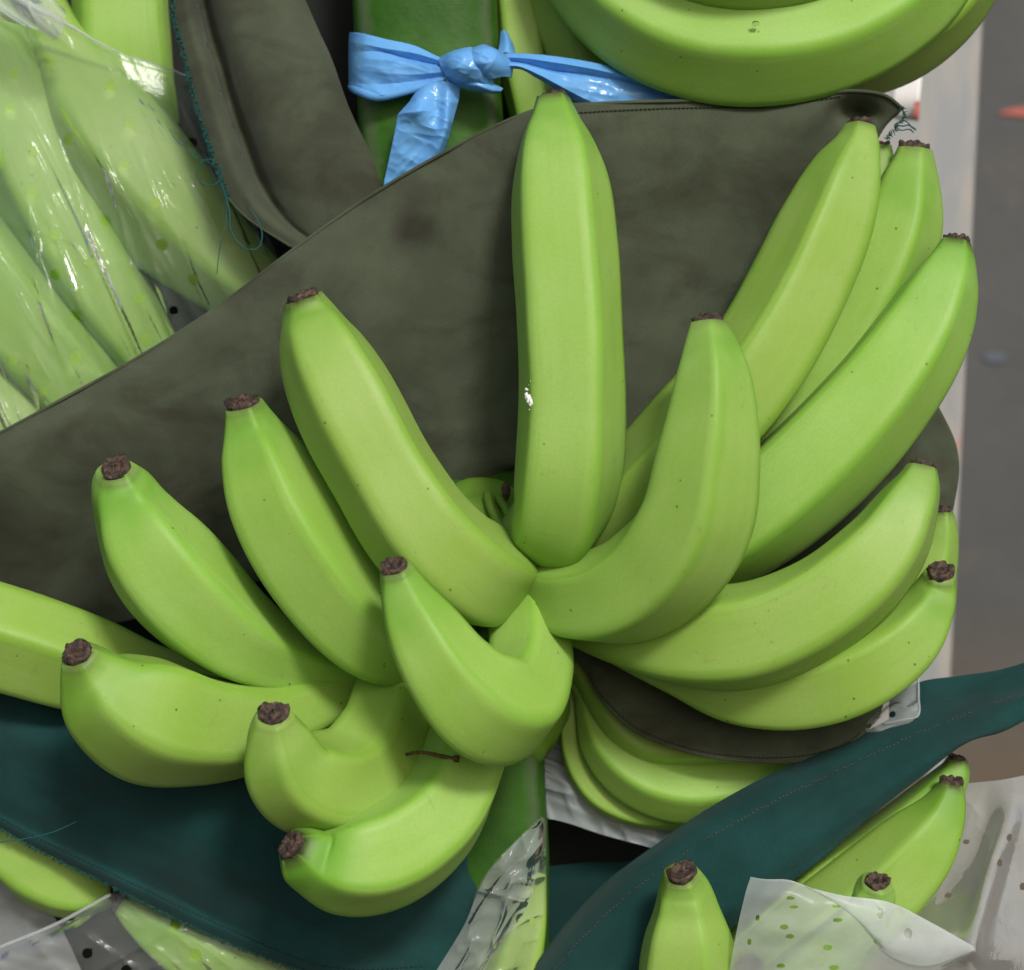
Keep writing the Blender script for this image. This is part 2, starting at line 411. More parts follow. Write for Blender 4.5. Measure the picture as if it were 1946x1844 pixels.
M_HAZY = film_material('hazy_perforated_film', .20, col=(.56, .60, .60, 1), dirt_amt=.3, rough=.13, spec=.8, mottled=.16)
M_FOLD = film_material('doubled_hazy_film', .46, col=(.50, .55, .56, 1), dirt_amt=.35, rough=.1, mottled=.2, spec=.9)
M_MILKY = film_material('milky_perforated_film', .5, (.74, .79, .80, 1), rough=.24, mottled=.25, spec=.55, dirt_amt=.3)
M_GREYFILM = film_material('crumpled_grey_film', .88, (.44, .50, .52, 1), rough=.25, mottled=.1, spec=.4)
M_WHITE = plain('dried_white_latex', (.8, .8, .76), .7)
M_TWIG = plain('dry_brown_twig', (.05, .028, .014), .7, .3, 500, (.16, .09, .03), .5)
M_RED = plain('faded_red_print', (.40, .10, .08), .6)
M_PAPER = plain('white_paper', (.75, .74, .72), .7)

# ------------------------------------------------------------------ the setting: wall, floor, post
def box_from(px0, px1, py0, py1, d0, d1, name, mat, parent=None, bevel=0):
    c = [(px0[0], py0, d0), (px1[0], py0, d0), (px1[1], py1, d0), (px0[1], py1, d0)]
    f = W(np.array(c, float)); bk = f.copy(); bk[:, 1] = d1 * U
    V = np.vstack([f, bk])
    F = [(3, 2, 1, 0), (4, 5, 6, 7), (0, 1, 5, 4), (1, 2, 6, 5), (2, 3, 7, 6), (3, 0, 4, 7)]
    o = mesh_obj(name, V, F, mat, parent, smooth=False)
    if bevel:
        b = o.modifiers.new('edge', 'BEVEL'); b.width = bevel; b.segments = 3
    return o

M_WALL, M_POST = wall_material(), post_material()
wall = mesh_obj('wall', [(-2.5, .62, -1.0), (2.5, .62, -1.0), (2.5, .62, 1.2), (-2.5, .62, 1.2), (-2.5, .74, -1.0), (2.5, .74, -1.0), (2.5, .74, 1.2), (-2.5, .74, 1.2)],
                [(0, 1, 2, 3), (5, 4, 7, 6), (3, 2, 6, 7), (0, 3, 7, 4), (2, 1, 5, 6)], M_WALL, smooth=False); wall['kind'] = 'structure'
M_FLOOR = plain('concrete_floor', (.12, .115, .105), .85, .2, 6, (.17, .16, .145), .3)
fl = mesh_obj('floor', [(-6, -8, -1.0), (6, -8, -1.0), (6, .62, -1.0), (-6, .62, -1.0)], [(0, 1, 2, 3)], M_FLOOR, smooth=False); fl['kind'] = 'structure'
post = box_from((1640, 1600), (1893, 1800), -420, 1480, 1500, 1750, 'painted_post', M_POST, None, .004)
thing('', 'pale painted post with brown worn streaks in front of the dark wall', 'post', o=post)
# red paint smear on the wall (flat paint)
def smear(pts, d, mat, name):
    P = np.array([(x, y, d) for x, y in pts], float); c = P.mean(0)
    V = np.vstack([W(c[None]), W(P)]); n = len(P)
    return mesh_obj(name, V, [(0, 1 + (i + 1) % n, 1 + i) for i in range(n)], mat, None, smooth=False)
wy = .62 / U - 8
s_ = smear([(1898, 214), (1912, 209), (1925, 206), (1955, 203), (1990, 206), (1992, 219), (1955, 222), (1930, 220), (1915, 217), (1905, 218)], wy, M_RED, 'paint_smear'); attach(s_, wall)
s_ = smear([(1868, 676), (1885, 668), (1908, 672), (1915, 684), (1895, 690), (1875, 688)], wy, plain('faded_blue_paint', (.085, .105, .13), .7), 'paint_smear'); attach(s_, wall)

# scrap behind the pad corner
sc = thing('label_scrap', 'white scrap with a red edge beside the pale post', 'scrap', (1735, 190, 900))
sheet('paper', rows_grid([[(1700, 150, 1000), (1752, 145, 980)], [(1695, 190, 985), (1748, 188, 960)], [(1700, 226, 1000), (1746, 230, 985)]], 8, 8), M_PAPER, sc, 2)
sheet('red_edge', rows_grid([[(1738, 195, 950), (1748, 192, 950)], [(1736, 212, 945), (1747, 212, 945)], [(1736, 226, 950), (1745, 228, 950)]], 6, 6), M_RED, sc, 2)

# ------------------------------------------------------------------ banana bunches
NA, NR = 84, 50
CTH = {}
def pent(theta, rg, p=19.0):
    """flat-sided pentagon with rounded corners, faces of slightly unequal width; ~1 in the mean"""
    acc = 0
    for i in range(5):
        h = 1 + rg.uniform(-.055, .055)
        c = np.cos(theta - (2 * math.pi * i / 5 + rg.uniform(-.09, .09)))
        acc = acc + np.maximum(c / h, 0) ** p
    r = acc ** (-1 / p)
    return r / r.mean()

SPHERES = {}
def banana(parent, ctrl, roll=0.0, k=1.0, tip=True, bufkey='main', label=None, tipscale=1.0, white=False):
    """ctrl: (x, y, r, depth) from the stalk end to the blossom end"""
    C = np.array([(c[0], c[1], c[3], c[2]) for c in ctrl], float)
    S = cr(C, NA)
    P = W(S[:, :3]); R = np.maximum(S[:, 3], 4) * U * (DIST + S[:, 2] * U) / DIST
    SPHERES.setdefault(bufkey, []).append(S.copy())
    T = np.gradient(P, axis=0); T /= np.linalg.norm(T, axis=1)[:, None]
    mid = int(NA * .62)
    n0 = np.array([0, -1.0, 0]); n0 = n0 - T[mid] * n0.dot(T[mid])
    if np.linalg.norm(n0) < .2: n0 = np.array([0, 0, 1.0]) - T[mid] * T[mid][2]
    n0 /= np.linalg.norm(n0)
    Nn = np.empty_like(P); Nn[mid] = n0
    for rg in (range(mid + 1, NA), range(mid - 1, -1, -1)):
        prev = n0
        for i in rg:
            prev = prev - T[i] * prev.dot(T[i]); prev /= np.linalg.norm(prev); Nn[i] = prev
    B = np.cross(T, Nn)
    s = np.linspace(0, 1, NA)
    kk = k * np.clip(s / .25, .3, 1) * (1 - .5 * np.clip((s - .88) / .12, 0, 1))
    th = np.linspace(0, 2 * math.pi, NR, endpoint=False)
    sd_ = random.randint(0, 9999)
    pp = pent(th + roll, random.Random(sd_))
    lump = (vnoise(s[:, None] * 7 + 0 * th, np.cos(th)[None] * 1.3 + 3 + 0 * s[:, None], sd_) - .5) * .05
    rad = R[:, None] * (1 + (pp[None] - 1) * kk[:, None] + lump)
    V = P[:, None] + rad[..., None] * (Nn[:, None] * np.cos(th)[None, :, None] + B[:, None] * np.sin(th)[None, :, None])
    V = V.reshape(-1, 3)
    F = grid_faces(NA, NR, True)
    # uv: u counts facets (integer + .5 at facet centre), v along
    uu = np.mod(th + roll + math.pi / 5, 2 * math.pi) / (2 * math.pi) * 5
    uv = np.stack([np.broadcast_to(uu[None], (NA, NR)), np.broadcast_to(s[:, None], (NA, NR))], -1).reshape(-1, 2)
    V = np.vstack([V, P[:1] - T[:1] * R[0] * .2, P[-1:] - T[-1:] * R[-1] * .35])
    uv = np.vstack([uv, [[.5, 0], [.5, 1]]])
    a, z = NA * NR, NA * NR + 1
    F += [(a, (i + 1) % NR, i) for i in range(NR)]
    F += [(z, (NA - 1) * NR + i, (NA - 1) * NR + (i + 1) % NR) for i in range(NR)]
    o = mesh_obj('banana', V, F, M_BAN, parent, uv)
    if label: o['label'] = label
    if tip:
        r0 = R[-1] * tipscale * random.uniform(.86, .97); n = 28
        hs = random.uniform(.9, 1.5)
        prof = [(.93, -.25), (.99, -.08), (1.0, .04), (.97, .16), (.86, .26), (.70, .24), (.55, .1), (.36, .02), (.22, .1), (.1, .2), (0.02, .2)]
        ec = random.uniform(.86, 1.0); ph = random.uniform(0, 6.28); tilt = random.uniform(-.18, .18)
        vs = []
        for j, (pr, ph_) in enumerate(prof):
            for i in range(n):
                q = 2 * math.pi * i / n
                nn = vnoise(np.array([math.cos(q) * 2.1 + 9 + j * .55]), np.array([math.sin(q) * 2.1 + 9]), sd_ + 5)[0] - .5
                n2 = vnoise(np.array([math.cos(q) * 5 + 20 + j * .9]), np.array([math.sin(q) * 5 + 20]), sd_ + 9)[0] - .5
                rr = r0 * pr * (1 + .26 * nn + .14 * n2) * (ec if abs(math.cos(q - ph)) > .7 else 1)
                hh = r0 * (.07 + ph_ * (hs if ph_ > 0 else 1) * (1 + .5 * nn) + tilt * pr * math.cos(q - ph) + (.2 * nn + .22 * n2) * (j > 1))
                vs.append(P[-1] + T[-1] * hh + (Nn[-1] * math.cos(q) + B[-1] * math.sin(q)) * rr)
        f = grid_faces(len(prof), n, True); f.append(tuple((len(prof) - 1) * n + i for i in range(n)))
        mesh_obj('blossom_tip', vs, f, M_TIP, o)
    return o

bunch = thing('banana_bunch', 'big bunch of green bananas fanned out on a thick stalk tied with blue plastic', 'banana bunch', (900, 1844, 250), 'bunches of green bananas')

# stalk: rounded box section
def stalk(parent, axis, rx, name='stalk'):
    A = cr(axis, 70); P = W(A); n = 56
    V, uv = [], []
    for i in range(70):
        for q in range(n + 1):
            u = q / n; a = 2 * math.pi * u - math.pi / 2 - math.pi  # u=.5 faces the camera
            ca, sa = math.cos(a), math.sin(a)
            e = 1 / (abs(ca) ** 3.2 + abs(sa) ** 3.2) ** (1 / 3.2)
            lump = 1 + .05 * (vnoise(np.array([u * 9 + 3]), np.array([i * .22]), 3)[0] - .5)
            V.append(P[i] + np.array([ca * e, sa * e * .8 * 1.0, 0]) * rx * U * lump * np.array([1, 1, 1]))
            uv.append((u, i / 70))
    F = grid_faces(70, n + 1)
    return mesh_obj(name, V, F, M_STALK, parent, uv)
# orientation: a = -pi/2 must face the camera (-y)
stalk(bunch, [(800, -420, 260), (808, 0, 250), (826, 300, 250), (868, 900, 255), (896, 1450, 260), (915, 1900, 260), (930, 2150, 270)], 146)

# crown: the thickened pad where the fingers join the stalk
def blob(name, c, ax, mat, parent, seed=1, amp=.12, n=28):
    c = np.array(c, float); V = []
    P0 = W(c[None])[0]
    for j in range(n + 1):
        for i in range(n * 2):
            t = math.pi * j / n; p = math.pi * i / n
            d = np.array([math.sin(t) * math.cos(p), math.sin(t) * math.sin(p), math.cos(t)])
            k = 1 + amp * (vnoise(np.array([d[0] * 2.3 + d[2] * 1.7 + 7]), np.array([d[1] * 2.3 + d[2] + 7]), seed)[0] - .5) * 2
            V.append(P0 + d * np.array(ax) * U * k)
    return mesh_obj(name, V, grid_faces(n + 1, 2 * n, True), mat, parent)
M_CROWN = plain('crown_green', (.10, .22, .02), .55, .25, 45, (.16, .30, .035), .3)
blob('crown', (925, 1075, 140), (150, 95, 165), M_CROWN, bunch, 4)
blob('bract_scar', (962, 934, 74), (9, 8, 17), M_TIP, bunch, 12, .4, 12)
for pts, r_ in [([(926, 940, 74), (932, 965, 50), (944, 990, 42), (956, 1012, 40)], 9), ([(946, 945, 76), (958, 965, 60), (968, 985, 46)], 8)]:
    pv, pf = tube_geo(cr(pts, 20), r_, 10); mesh_obj('pedicel', pv, pf, M_CROWN, bunch)
blob('crown', (1000, 1330, 210), (90, 80, 120), M_CROWN, bunch, 8)

FRONT = [
 # central upright finger
 dict(c=[(985, 1000, 40, 120), (1020, 1010, 66, 10), (1060, 985, 90, -95), (1078, 900, 99, -150), (1085, 760, 97, -165), (1080, 600, 97, -150), (1070, 450, 96, -125), (1063, 340, 88, -90), (1056, 262, 66, -60), (1053, 218, 44, -46), (1051, 192, 34, -38)], roll=.12,
      label='tall upright banana with a small white scuff on its flank'),
 dict(c=[(985, 1090, 45, 100), (1040, 1118, 68, -10), (1105, 1140, 84, -90), (1190, 1128, 100, -160), (1270, 1068, 106, -220), (1322, 980, 105, -260), (1341, 880, 97, -280), (1352, 780, 82, -290), (1353, 700, 65, -290), (1349, 650, 48, -286), (1347, 614, 35, -282)], roll=.5,
      label='banana bent like an elbow in front of the right fingers'),
 dict(c=[(1060, 1080, 45, 80), (1150, 1000, 72, 0), (1240, 910, 92, -50), (1330, 820, 100, -75), (1400, 745, 100, -80), (1468, 648, 97, -75), (1526, 540, 95, -66), (1576, 425, 88, -56), (1612, 325, 66, -46), (1630, 275, 44, -38), (1636, 240, 29, -33)], roll=-.2),
 dict(c=[(1080, 1100, 40, 160), (1260, 980, 70, 90), (1420, 880, 74, 70), (1520, 770, 82, 60), (1605, 650, 84, 55), (1670, 530, 84, 50), (1712, 420, 74, 48), (1728, 345, 56, 46), (1735, 308, 42, 45), (1738, 283, 33, 44)], roll=.3),
 dict(c=[(1100, 1100, 36, 200), (1420, 800, 60, 150), (1590, 600, 62, 130), (1650, 450, 52, 115), (1668, 350, 38, 108), (1674, 305, 26, 104), (1676, 275, 18, 100)], roll=0),
 dict(c=[(1080, 1120, 45, 140), (1230, 1085, 62, 70), (1350, 1035, 88, 15), (1450, 968, 102, -30), (1560, 872, 104, -58), (1672, 748, 100, -68), (1748, 638, 88, -68), (1793, 545, 66, -64), (1810, 492, 44, -58), (1816, 460, 29, -54)], roll=.25),
 dict(c=[(1020, 1130, 45, 140), (1110, 1170, 64, 60), (1200, 1195, 80, 0), (1310, 1212, 95, -70), (1440, 1203, 99, -120), (1570, 1142, 92, -150), (1676, 1045, 80, -158), (1724, 964, 60, -154), (1745, 918, 43, -149), (1752, 888, 29, -145)], roll=.1),
 dict(c=[(1040, 1150, 40, 190), (1170, 1210, 48, 120), (1310, 1264, 64, 50), (1420, 1298, 80, 0), (1530, 1300, 86, -40), (1632, 1270, 85, -70), (1722, 1212, 71, -84), (1768, 1152, 50, -86), (1783, 1112, 38, -90), (1788, 1088, 28, -106)], roll=-.3),
 dict(c=[(1080, 1160, 36, 230), (1400, 1270, 60, 90), (1580, 1230, 66, 40), (1690, 1180, 64, 15), (1754, 1105, 54, 0), (1782, 1035, 38, -8), (1788, 996, 29, -12), (1788, 972, 22, -14)], roll=.2),
 # left side
 dict(c=[(950, 1080, 52, 130), (938, 1088, 80, 50), (918, 1092, 95, -60), (872, 1076, 103, -155), (805, 1012, 104, -195), (730, 898, 98, -200), (645, 735, 93, -185), (605, 650, 75, -168), (588, 602, 54, -160), (576, 566, 37, -166)], roll=-.15),
 dict(c=[(880, 1160, 40, 110), (800, 1225, 66, 10), (705, 1192, 92, -75), (606, 1085, 101, -112), (533, 965, 97, -124), (496, 872, 78, -122), (477, 818, 56, -122), (462, 768, 36, -138)], roll=.3),
 dict(c=[(985, 1020, 62, 150), (1000, 1095, 70, 70), (1005, 1185, 72, -30), (1001, 1285, 81, -130), (962, 1345, 98, -215), (905, 1335, 99, -270), (850, 1280, 86, -298), (802, 1202, 72, -305), (770, 1135, 50, -305), (758, 1102, 38, -308), (750, 1079, 29, -318)], roll=.45,
      label='banana doubled back on itself in the middle of the bunch'),
 dict(c=[(860, 1200, 38, 150), (750, 1255, 40, 100), (640, 1272, 46, 50), (540, 1252, 66, -5), (450, 1208, 90, -50), (360, 1130, 104, -80), (290, 1045, 98, -95), (246, 965, 71, -96), (227, 915, 53, -112), (220, 892, 34, -130)], roll=.1),
 dict(c=[(860, 1230, 38, 180), (740, 1285, 40, 120), (650, 1315, 48, 70), (580, 1346, 64, 20), (490, 1376, 85, -30), (390, 1382, 103, -90), (285, 1360, 117, -150), (205, 1318, 93, -200), (166, 1272, 58, -232), (147, 1243, 33, -262)], roll=-.2),
 dict(c=[(700, 1300, 34, 220), (440, 1305, 42, 170), (300, 1290, 62, 120), (180, 1262, 86, 80), (60, 1224, 95, 55), (-60, 1185, 95, 40), (-180, 1120, 80, 30)], roll=.5, tip=False),
 dict(c=[(880, 1180, 40, 160), (800, 1240, 48, 110), (755, 1290, 62, 55), (738, 1345, 76, -5), (720, 1410, 88, -65), (668, 1472, 92, -125), (602, 1490, 94, -190), (549, 1462, 83, -238), (525, 1396, 60, -274), (520, 1358, 34, -300)], roll=.3),
 dict(c=[(960, 1180, 45, 170), (930, 1260, 60, 90), (908, 1350, 70, 10), (880, 1450, 83, -70), (823, 1556, 96, -135), (730, 1622, 103, -180), (646, 1640, 91, -215), (590, 1630, 62, -238), (571, 1617, 52, -254), (554, 1607, 31, -270)], roll=0,
      label='lowest front banana with a dry twig lying across it'),
]
for b_ in FRONT:
    banana(bunch, b_['c'], b_['roll'], label=b_.get('label'), tip=b_.get('tip', True))
# lower hand behind the pad strip: slim curved necks nested one over another
for c, r in [
 ([(1040, 1220, 16, 230), (1074, 1246, 18, 215), (1114, 1284, 24, 195), (1158, 1340, 34, 175), (1196, 1385, 38, 165), (1240, 1411, 40, 160), (1295, 1416, 40, 158), (1430, 1410, 40, 158), (1540, 1390, 36, 158)], .2),
 ([(1050, 1250, 10, 245), (1084, 1280, 13, 235), (1108, 1320, 17, 225), (1122, 1365, 25, 215), (1142, 1410, 39, 205), (1178, 1450, 50, 195), (1238, 1488, 56, 185), (1312, 1503, 59, 180), (1420, 1488, 57, 180), (1560, 1450, 48, 185)], .5),
 ([(1056, 1260, 8, 260), (1074, 1290, 11, 255), (1081, 1350, 17, 250), (1086, 1420, 21, 245), (1106, 1468, 25, 240), (1142, 1508, 30, 235), (1210, 1536, 34, 230), (1300, 1540, 36, 225), (1420, 1520, 36, 225)], .0)]:
    banana(bunch, c, r, tip=False)
# upper hand
for c, r in [
 ([(1010, -190, 55, 210), (1090, -80, 75, 120), (1185, 10, 92, 70), (1290, 70, 98, 40), (1430, 90, 104, 25), (1580, 68, 99, 20), (1715, -5, 90, 20), (1800, -90, 70, 25), (1850, -170, 40, 30)], .35),
 ([(1100, -150, 60, 260), (1300, 20, 90, 200), (1480, 75, 100, 150), (1650, 74, 99, 130), (1768, 8, 94, 120), (1838, -75, 80, 120), (1880, -170, 50, 120)], 0),
 ([(1080, -240, 60, 120), (1200, -140, 80, 20), (1350, -92, 95, -60), (1500, -92, 95, -70), (1650, -160, 85, -70), (1740, -240, 50, -60)], .2),
 ([(960, -260, 46, 300), (978, -120, 52, 290), (988, 30, 52, 285), (1000, 150, 48, 285), (1020, 260, 40, 290)], 0),
 ([(1010, -260, 50, 290), (1045, -100, 60, 260), (1090, 40, 66, 245), (1140, 150, 62, 250), (1190, 240, 50, 260)], .3),
 ([(1060, -260, 50, 340), (1120, -60, 60, 330), (1175, 80, 64, 325), (1230, 190, 60, 325), (1280, 280, 40, 330)], .1)]:
    banana(bunch, c, r, tip=False)
# lowest hand at the bottom right
for c, r in [
 ([(1290, 2080, 50, 20), (1300, 1960, 92, -60), (1303, 1860, 95, -90), (1303, 1785, 82, -105), (1301, 1725, 60, -112), (1298, 1690, 49, -122), (1295, 1662, 34, -142)], .3),
 ([(1250, 1960, 45, 200), (1440, 1800, 60, 120), (1560, 1690, 60, 90), (1660, 1620, 56, 75), (1750, 1545, 50, 65), (1800, 1490, 38, 60), (1815, 1462, 28, 58), (1818, 1442, 19, 56)], .1),
 ([(1250, 2010, 50, 180), (1440, 1870, 82, 80), (1570, 1765, 90, 40), (1670, 1685, 86, 15), (1748, 1605, 72, 0), (1790, 1545, 48, -6), (1803, 1512, 34, -8), (1808, 1488, 22, -10)], -.2),
 ([(1300, 2060, 50, 100), (1450, 1920, 70, 20), (1560, 1830, 74, -20), (1622, 1765, 58, -45), (1650, 1720, 42, -55), (1661, 1696, 39, -66), (1667, 1676, 28, -82)], .2),
 ([(1420, 2080, 50, -40), (1430, 1960, 62, -80), (1430, 1890, 48, -96), (1427, 1858, 35, -108), (1425, 1838, 27, -130)], 0),
 # left bottom and middle bottom, inside the film
 ([(820, 1980, 50, 280), (640, 1905, 80, 240), (500, 1855, 84, 210), (400, 1812, 74, 200), (310, 1765, 54, 195), (258, 1733, 36, 194), (232, 1716, 24, 194)], .2),
 ([(-60, 1480, 50, 340), (20, 1590, 72, 270), (95, 1655, 76, 245), (160, 1688, 58, 235), (195, 1696, 36, 232), (214, 1696, 24, 232)], .1),
 ([(1012, 1660, 26, 190), (998, 1730, 42, 165), (978, 1800, 58, 150), (955, 1890, 62, 145), (940, 1980, 50, 140)], .25)]:
    banana(bunch, c, r)

# neighbouring bunch, upper left
nb = thing('banana_bunch', 'neighbouring green banana bunch behind clear perforated film at the upper left', 'banana bunch', (150, 700, 350), 'bunches of green bananas')
for c, r in [
 ([(-120, -120, 50, 330), (-40, 60, 80, 260), (30, 230, 98, 215), (105, 400, 98, 195), (190, 550, 88, 195), (280, 680, 66, 210), (350, 790, 40, 230)], .2),
 ([(60, -40, 40, 330), (110, 90, 64, 270), (180, 230, 112, 215), (285, 360, 118, 190), (400, 480, 92, 195), (520, 580, 62, 215), (620, 660, 40, 240)], .4),
 ([(-160, 330, 60, 250), (-70, 460, 88, 190), (30, 600, 98, 160), (140, 730, 88, 165), (240, 840, 60, 180)], .0),
 ([(-160, 620, 60, 240), (-60, 730, 84, 190), (40, 830, 84, 180), (140, 930, 60, 190)], .3),
 ([(250, -300, 70, 380), (238, -160, 96, 350), (234, -20, 102, 340), (245, 120, 100, 345), (285, 260, 80, 360)], .1),
 ([(350, -300, 40, 400), (340, -100, 50, 400), (345, 60, 50, 400), (370, 200, 40, 410)], 0)]:
    banana(nb, [(x, y, r_, d + 165) for x, y, r_, d in c], r, tip=False, bufkey='nb')

# white latex residue on the central finger, lying on its skin
def surf_depth(key_list):
    X0, Y0, st = -320, -320, 4
    nx, ny = (2400 - X0) // st, (2300 - Y0) // st
    buf = np.full((ny, nx), 1e4)
    for key in key_list:
        for S in SPHERES.get(key, []):
            for x, y, d, r in S[::1]:
                r = r * 1.2
                if r < 6: continue
                i0, i1 = max(int((x - r - X0) / st), 0), min(int((x + r - X0) / st) + 2, nx)
                j0, j1 = max(int((y - r - Y0) / st), 0), min(int((y + r - Y0) / st) + 2, ny)
                if i1 <= i0 or j1 <= j0: continue
                xx = np.arange(i0, i1) * st + X0; yy = np.arange(j0, j1) * st + Y0
                q = r * r - (xx[None] - x) ** 2 - (yy[:, None] - y) ** 2
                dd = np.where(q > 0, d - np.sqrt(np.maximum(q, 0)), 1e4)
                np.minimum(buf[j0:j1, i0:i1], dd, out=buf[j0:j1, i0:i1])
    def samp(px, py):
        i = np.clip(((px - X0) / st + .5).astype(int), 0, nx - 1); j = np.clip(((py - Y0) / st + .5).astype(int), 0, ny - 1)
        return buf[j, i]
    return samp
DEPTH_MAIN = surf_depth(['main']); DEPTH_NB = surf_depth(['nb'])

def drape(G, samp, gap=6, iters=350, pin=True, keep=.0):
    """pull a film taut over the fruit: relax the depth, never behind the fruit's skin"""
    s = samp(G[..., 0], G[..., 1]) - gap
    D = np.minimum(G[..., 2], s); D0 = D.copy(); ref = G[..., 2]
    for _ in range(iters):
        E = D.copy()
        E[1:-1, 1:-1] = .25 * (D[:-2, 1:-1] + D[2:, 1:-1] + D[1:-1, :-2] + D[1:-1, 2:])
        E = E * (1 - keep) + ref * keep
        D = np.minimum(E, s)
        if pin:
            D[0], D[-1], D[:, 0], D[:, -1] = D0[0], D0[-1], D0[:, 0], D0[:, -1]
    H = G.copy(); H[..., 2] = D
    return H

b1 = [o for o in bunch.children if o.get('label', '').startswith('tall upright')][0]
J = Join(); rl = random.Random(4)
for q in range(26):
    t = rl.gauss(0, .45); ly = 757 + t * 24; lx = 1004 + 3.5 * math.sin(t * 3) + rl.uniform(-2.5, 2.5); rr = rl.uniform(1.2, 4.2) * (1.15 - min(abs(t), 1))
    z0 = DEPTH_MAIN(np.array([lx + 6.0]), np.array([ly]))[0] + 9
    c0 = W(np.array([[lx, ly, z0]]))[0]; vs = []
    for j in range(6):
        for i in range(9):
            a_ = math.pi * j / 5; b_ = 2 * math.pi * i / 9; w_ = 1 + .4 * rl.uniform(-1, 1)
            vs.append(c0 + np.array([math.sin(a_) * math.cos(b_) * rr * w_, math.cos(a_) * rr * .7, math.sin(a_) * math.sin(b_) * rr * 1.6 * w_]) * U)
    J.add(vs, grid_faces(6, 9, True))
w_ = J.build('latex_residue', M_WHITE, b1)

# ------------------------------------------------------------------ cloth pads
# large olive pad behind the main hand
pad = thing('cloth_pad', 'large olive cloth pad spread behind the fanned bananas below the blue knot', 'cloth', (900, 900, 110), 'cloth pads between the banana hands')
rows = [
 [(-90, 866, 112), (0, 822, 104), (120, 757, 96), (250, 686, 90), (400, 592, 84), (560, 472, 78), (700, 374, 72), (850, 286, 66), (980, 222, 58), (1030, 205, 50), (1120, 197, 42), (1300, 191, 36), (1450, 190, 30), (1560, 179, 20), (1620, 172, 10), (1680, 180, 18), (1716, 206, 50)],
 [(-90, 905, 118), (0, 866, 106), (250, 735, 84), (560, 540, 66), (850, 370, 50), (1000, 300, 38), (1200, 270, 34), (1430, 255, 26), (1530, 240, 16), (1595, 222, 40), (1636, 245, 40), (1668, 264, 60)],
 [(-90, 970, 150), (150, 880, 118), (450, 760, 90), (700, 640, 74), (900, 520, 66), (1100, 450, 62), (1280, 420, 60), (1460, 400, 60), (1550, 404, 78), (1600, 430, 100)],
 [(-90, 1050, 230), (150, 1010, 190), (450, 900, 140), (700, 790, 110), (900, 700, 98), (1100, 680, 100), (1300, 660, 110), (1500, 640, 120), (1700, 640, 130)],
 [(-90, 1130, 290), (150, 1110, 260), (450, 1000, 190), (700, 930, 140), (880, 860, 125), (1000, 830, 125), (1200, 830, 140), (1500, 800, 140), (1700, 770, 135), (1790, 785, 140)],
 [(-90, 1170, 315), (150, 1165, 290), (450, 1080, 215), (700, 1000, 160), (880, 908, 138), (975, 876, 132), (1150, 930, 160), (1450, 940, 160), (1700, 880, 140), (1822, 878, 150)],
 [(-90, 1200, 330), (150, 1195, 305), (450, 1120, 230), (700, 1010, 170), (880, 934, 150), (985, 888, 145), (1150, 1040, 185), (1450, 1110, 175), (1680, 1060, 160), (1806, 1000, 165)],
]
G = rows_grid(rows, 200, 110)
ex = G[..., 0]; ey = G[..., 1]
G[..., 2] += 9 * (wave(ex, ey, -30, 420, 120, 3) - .5) + 4 * (vnoise(ex / 60, ey / 60, 9) - .5)
dp = np.exp(-(((ex - 1632) / 30) ** 2 + ((ey - 215) / 20) ** 2)); G[..., 2] += 55 * dp       # the pinched dimple near the corner
PADG = G
sheet('cloth', G, M_OLIVE, pad, 4)
top = cr(rows[0], 200); tv, tf = tube_geo(np.column_stack([top[:, 0], top[:, 1] + 1, top[:, 2] - 1]), 3.6, 8)
mesh_obj('hem', tv, tf, M_OLIVE, pad)
def stitches(name, curve, parent, mat, pitch=9, length=6, r=1.1, jitter=0, stuff=True):
    J = Join(); C = cr(curve, int(np.linalg.norm(np.diff(cr(curve, 80)[:, :2], axis=0), axis=1).sum() / pitch) * 3)
    for i in range(0, len(C) - 3, 3):
        p, q = C[i], C[i + 2]; q = p + (q - p) * (length / pitch) * 1.3
        off = np.array([0, random.uniform(-1, 1) * jitter, -2])
        J.add(*tube_geo(np.array([p + off, (p + q) / 2 + off + (0, 0, -1), q + off]), [r * .7, r, r * .7], 5))
    o = J.build(name, mat, parent); o['kind'] = 'stuff'; return o
gi = np.argmin(np.abs(G[0, :, 0] - 1090)); sel = [tuple(G[4, k] + np.array([0, 0, -2])) for k in range(gi, 190, 4)]
stitches('stitching', sel, pad, M_OTHREAD, 8, 7, 1.3)
# frayed corner of the pad, teal overlock thread
def fuzz(name, curve, n, length, direction, parent, mat, r=.9, spread=.8, seed=1, dz=-2, curl=1.0):
    J = Join(); C = cr(curve, n); rg = random.Random(seed)
    dx, dy = direction
    for p in C:
        a = math.atan2(dy, dx) + rg.uniform(-spread, spread); l = length * rg.uniform(.4, 1.1)
        j = rg.uniform(-3, 3)
        p = p + np.array([j, j * .3, dz + rg.uniform(-2, 2)])
        m1 = p + np.array([math.cos(a) * l * .5, math.sin(a) * l * .5, rg.uniform(-3, 3)])
        a += rg.uniform(-1, 1) * curl
        q = m1 + np.array([math.cos(a) * l * .5, math.sin(a) * l * .5, rg.uniform(-4, 3)])
        J.add(*tube_geo(cr([p, m1, q], 5), [r, r, r, r * .9, r * .5], 4))
    o = J.build(name, mat, parent); o['kind'] = 'stuff'; return o
fuzz('frayed_edge', [(1712, 204, 40), (1718, 216, 48), (1704, 238, 52), (1692, 252, 60), (1682, 262, 68)], 60, 10, (.5, .5), pad, M_THREAD, .9, 1.3, 3, -6)
J = Join()
J.add(*tube_geo(cr([(1700, 236, 40), (1716, 240, 34), (1726, 238, 36), (1740, 246, 40)], 16), 1.5, 5))
J.add(*tube_geo(cr([(1702, 240, 40), (1712, 248, 38), (1728, 246, 40), (1736, 252, 44)], 16), 1.3, 5))
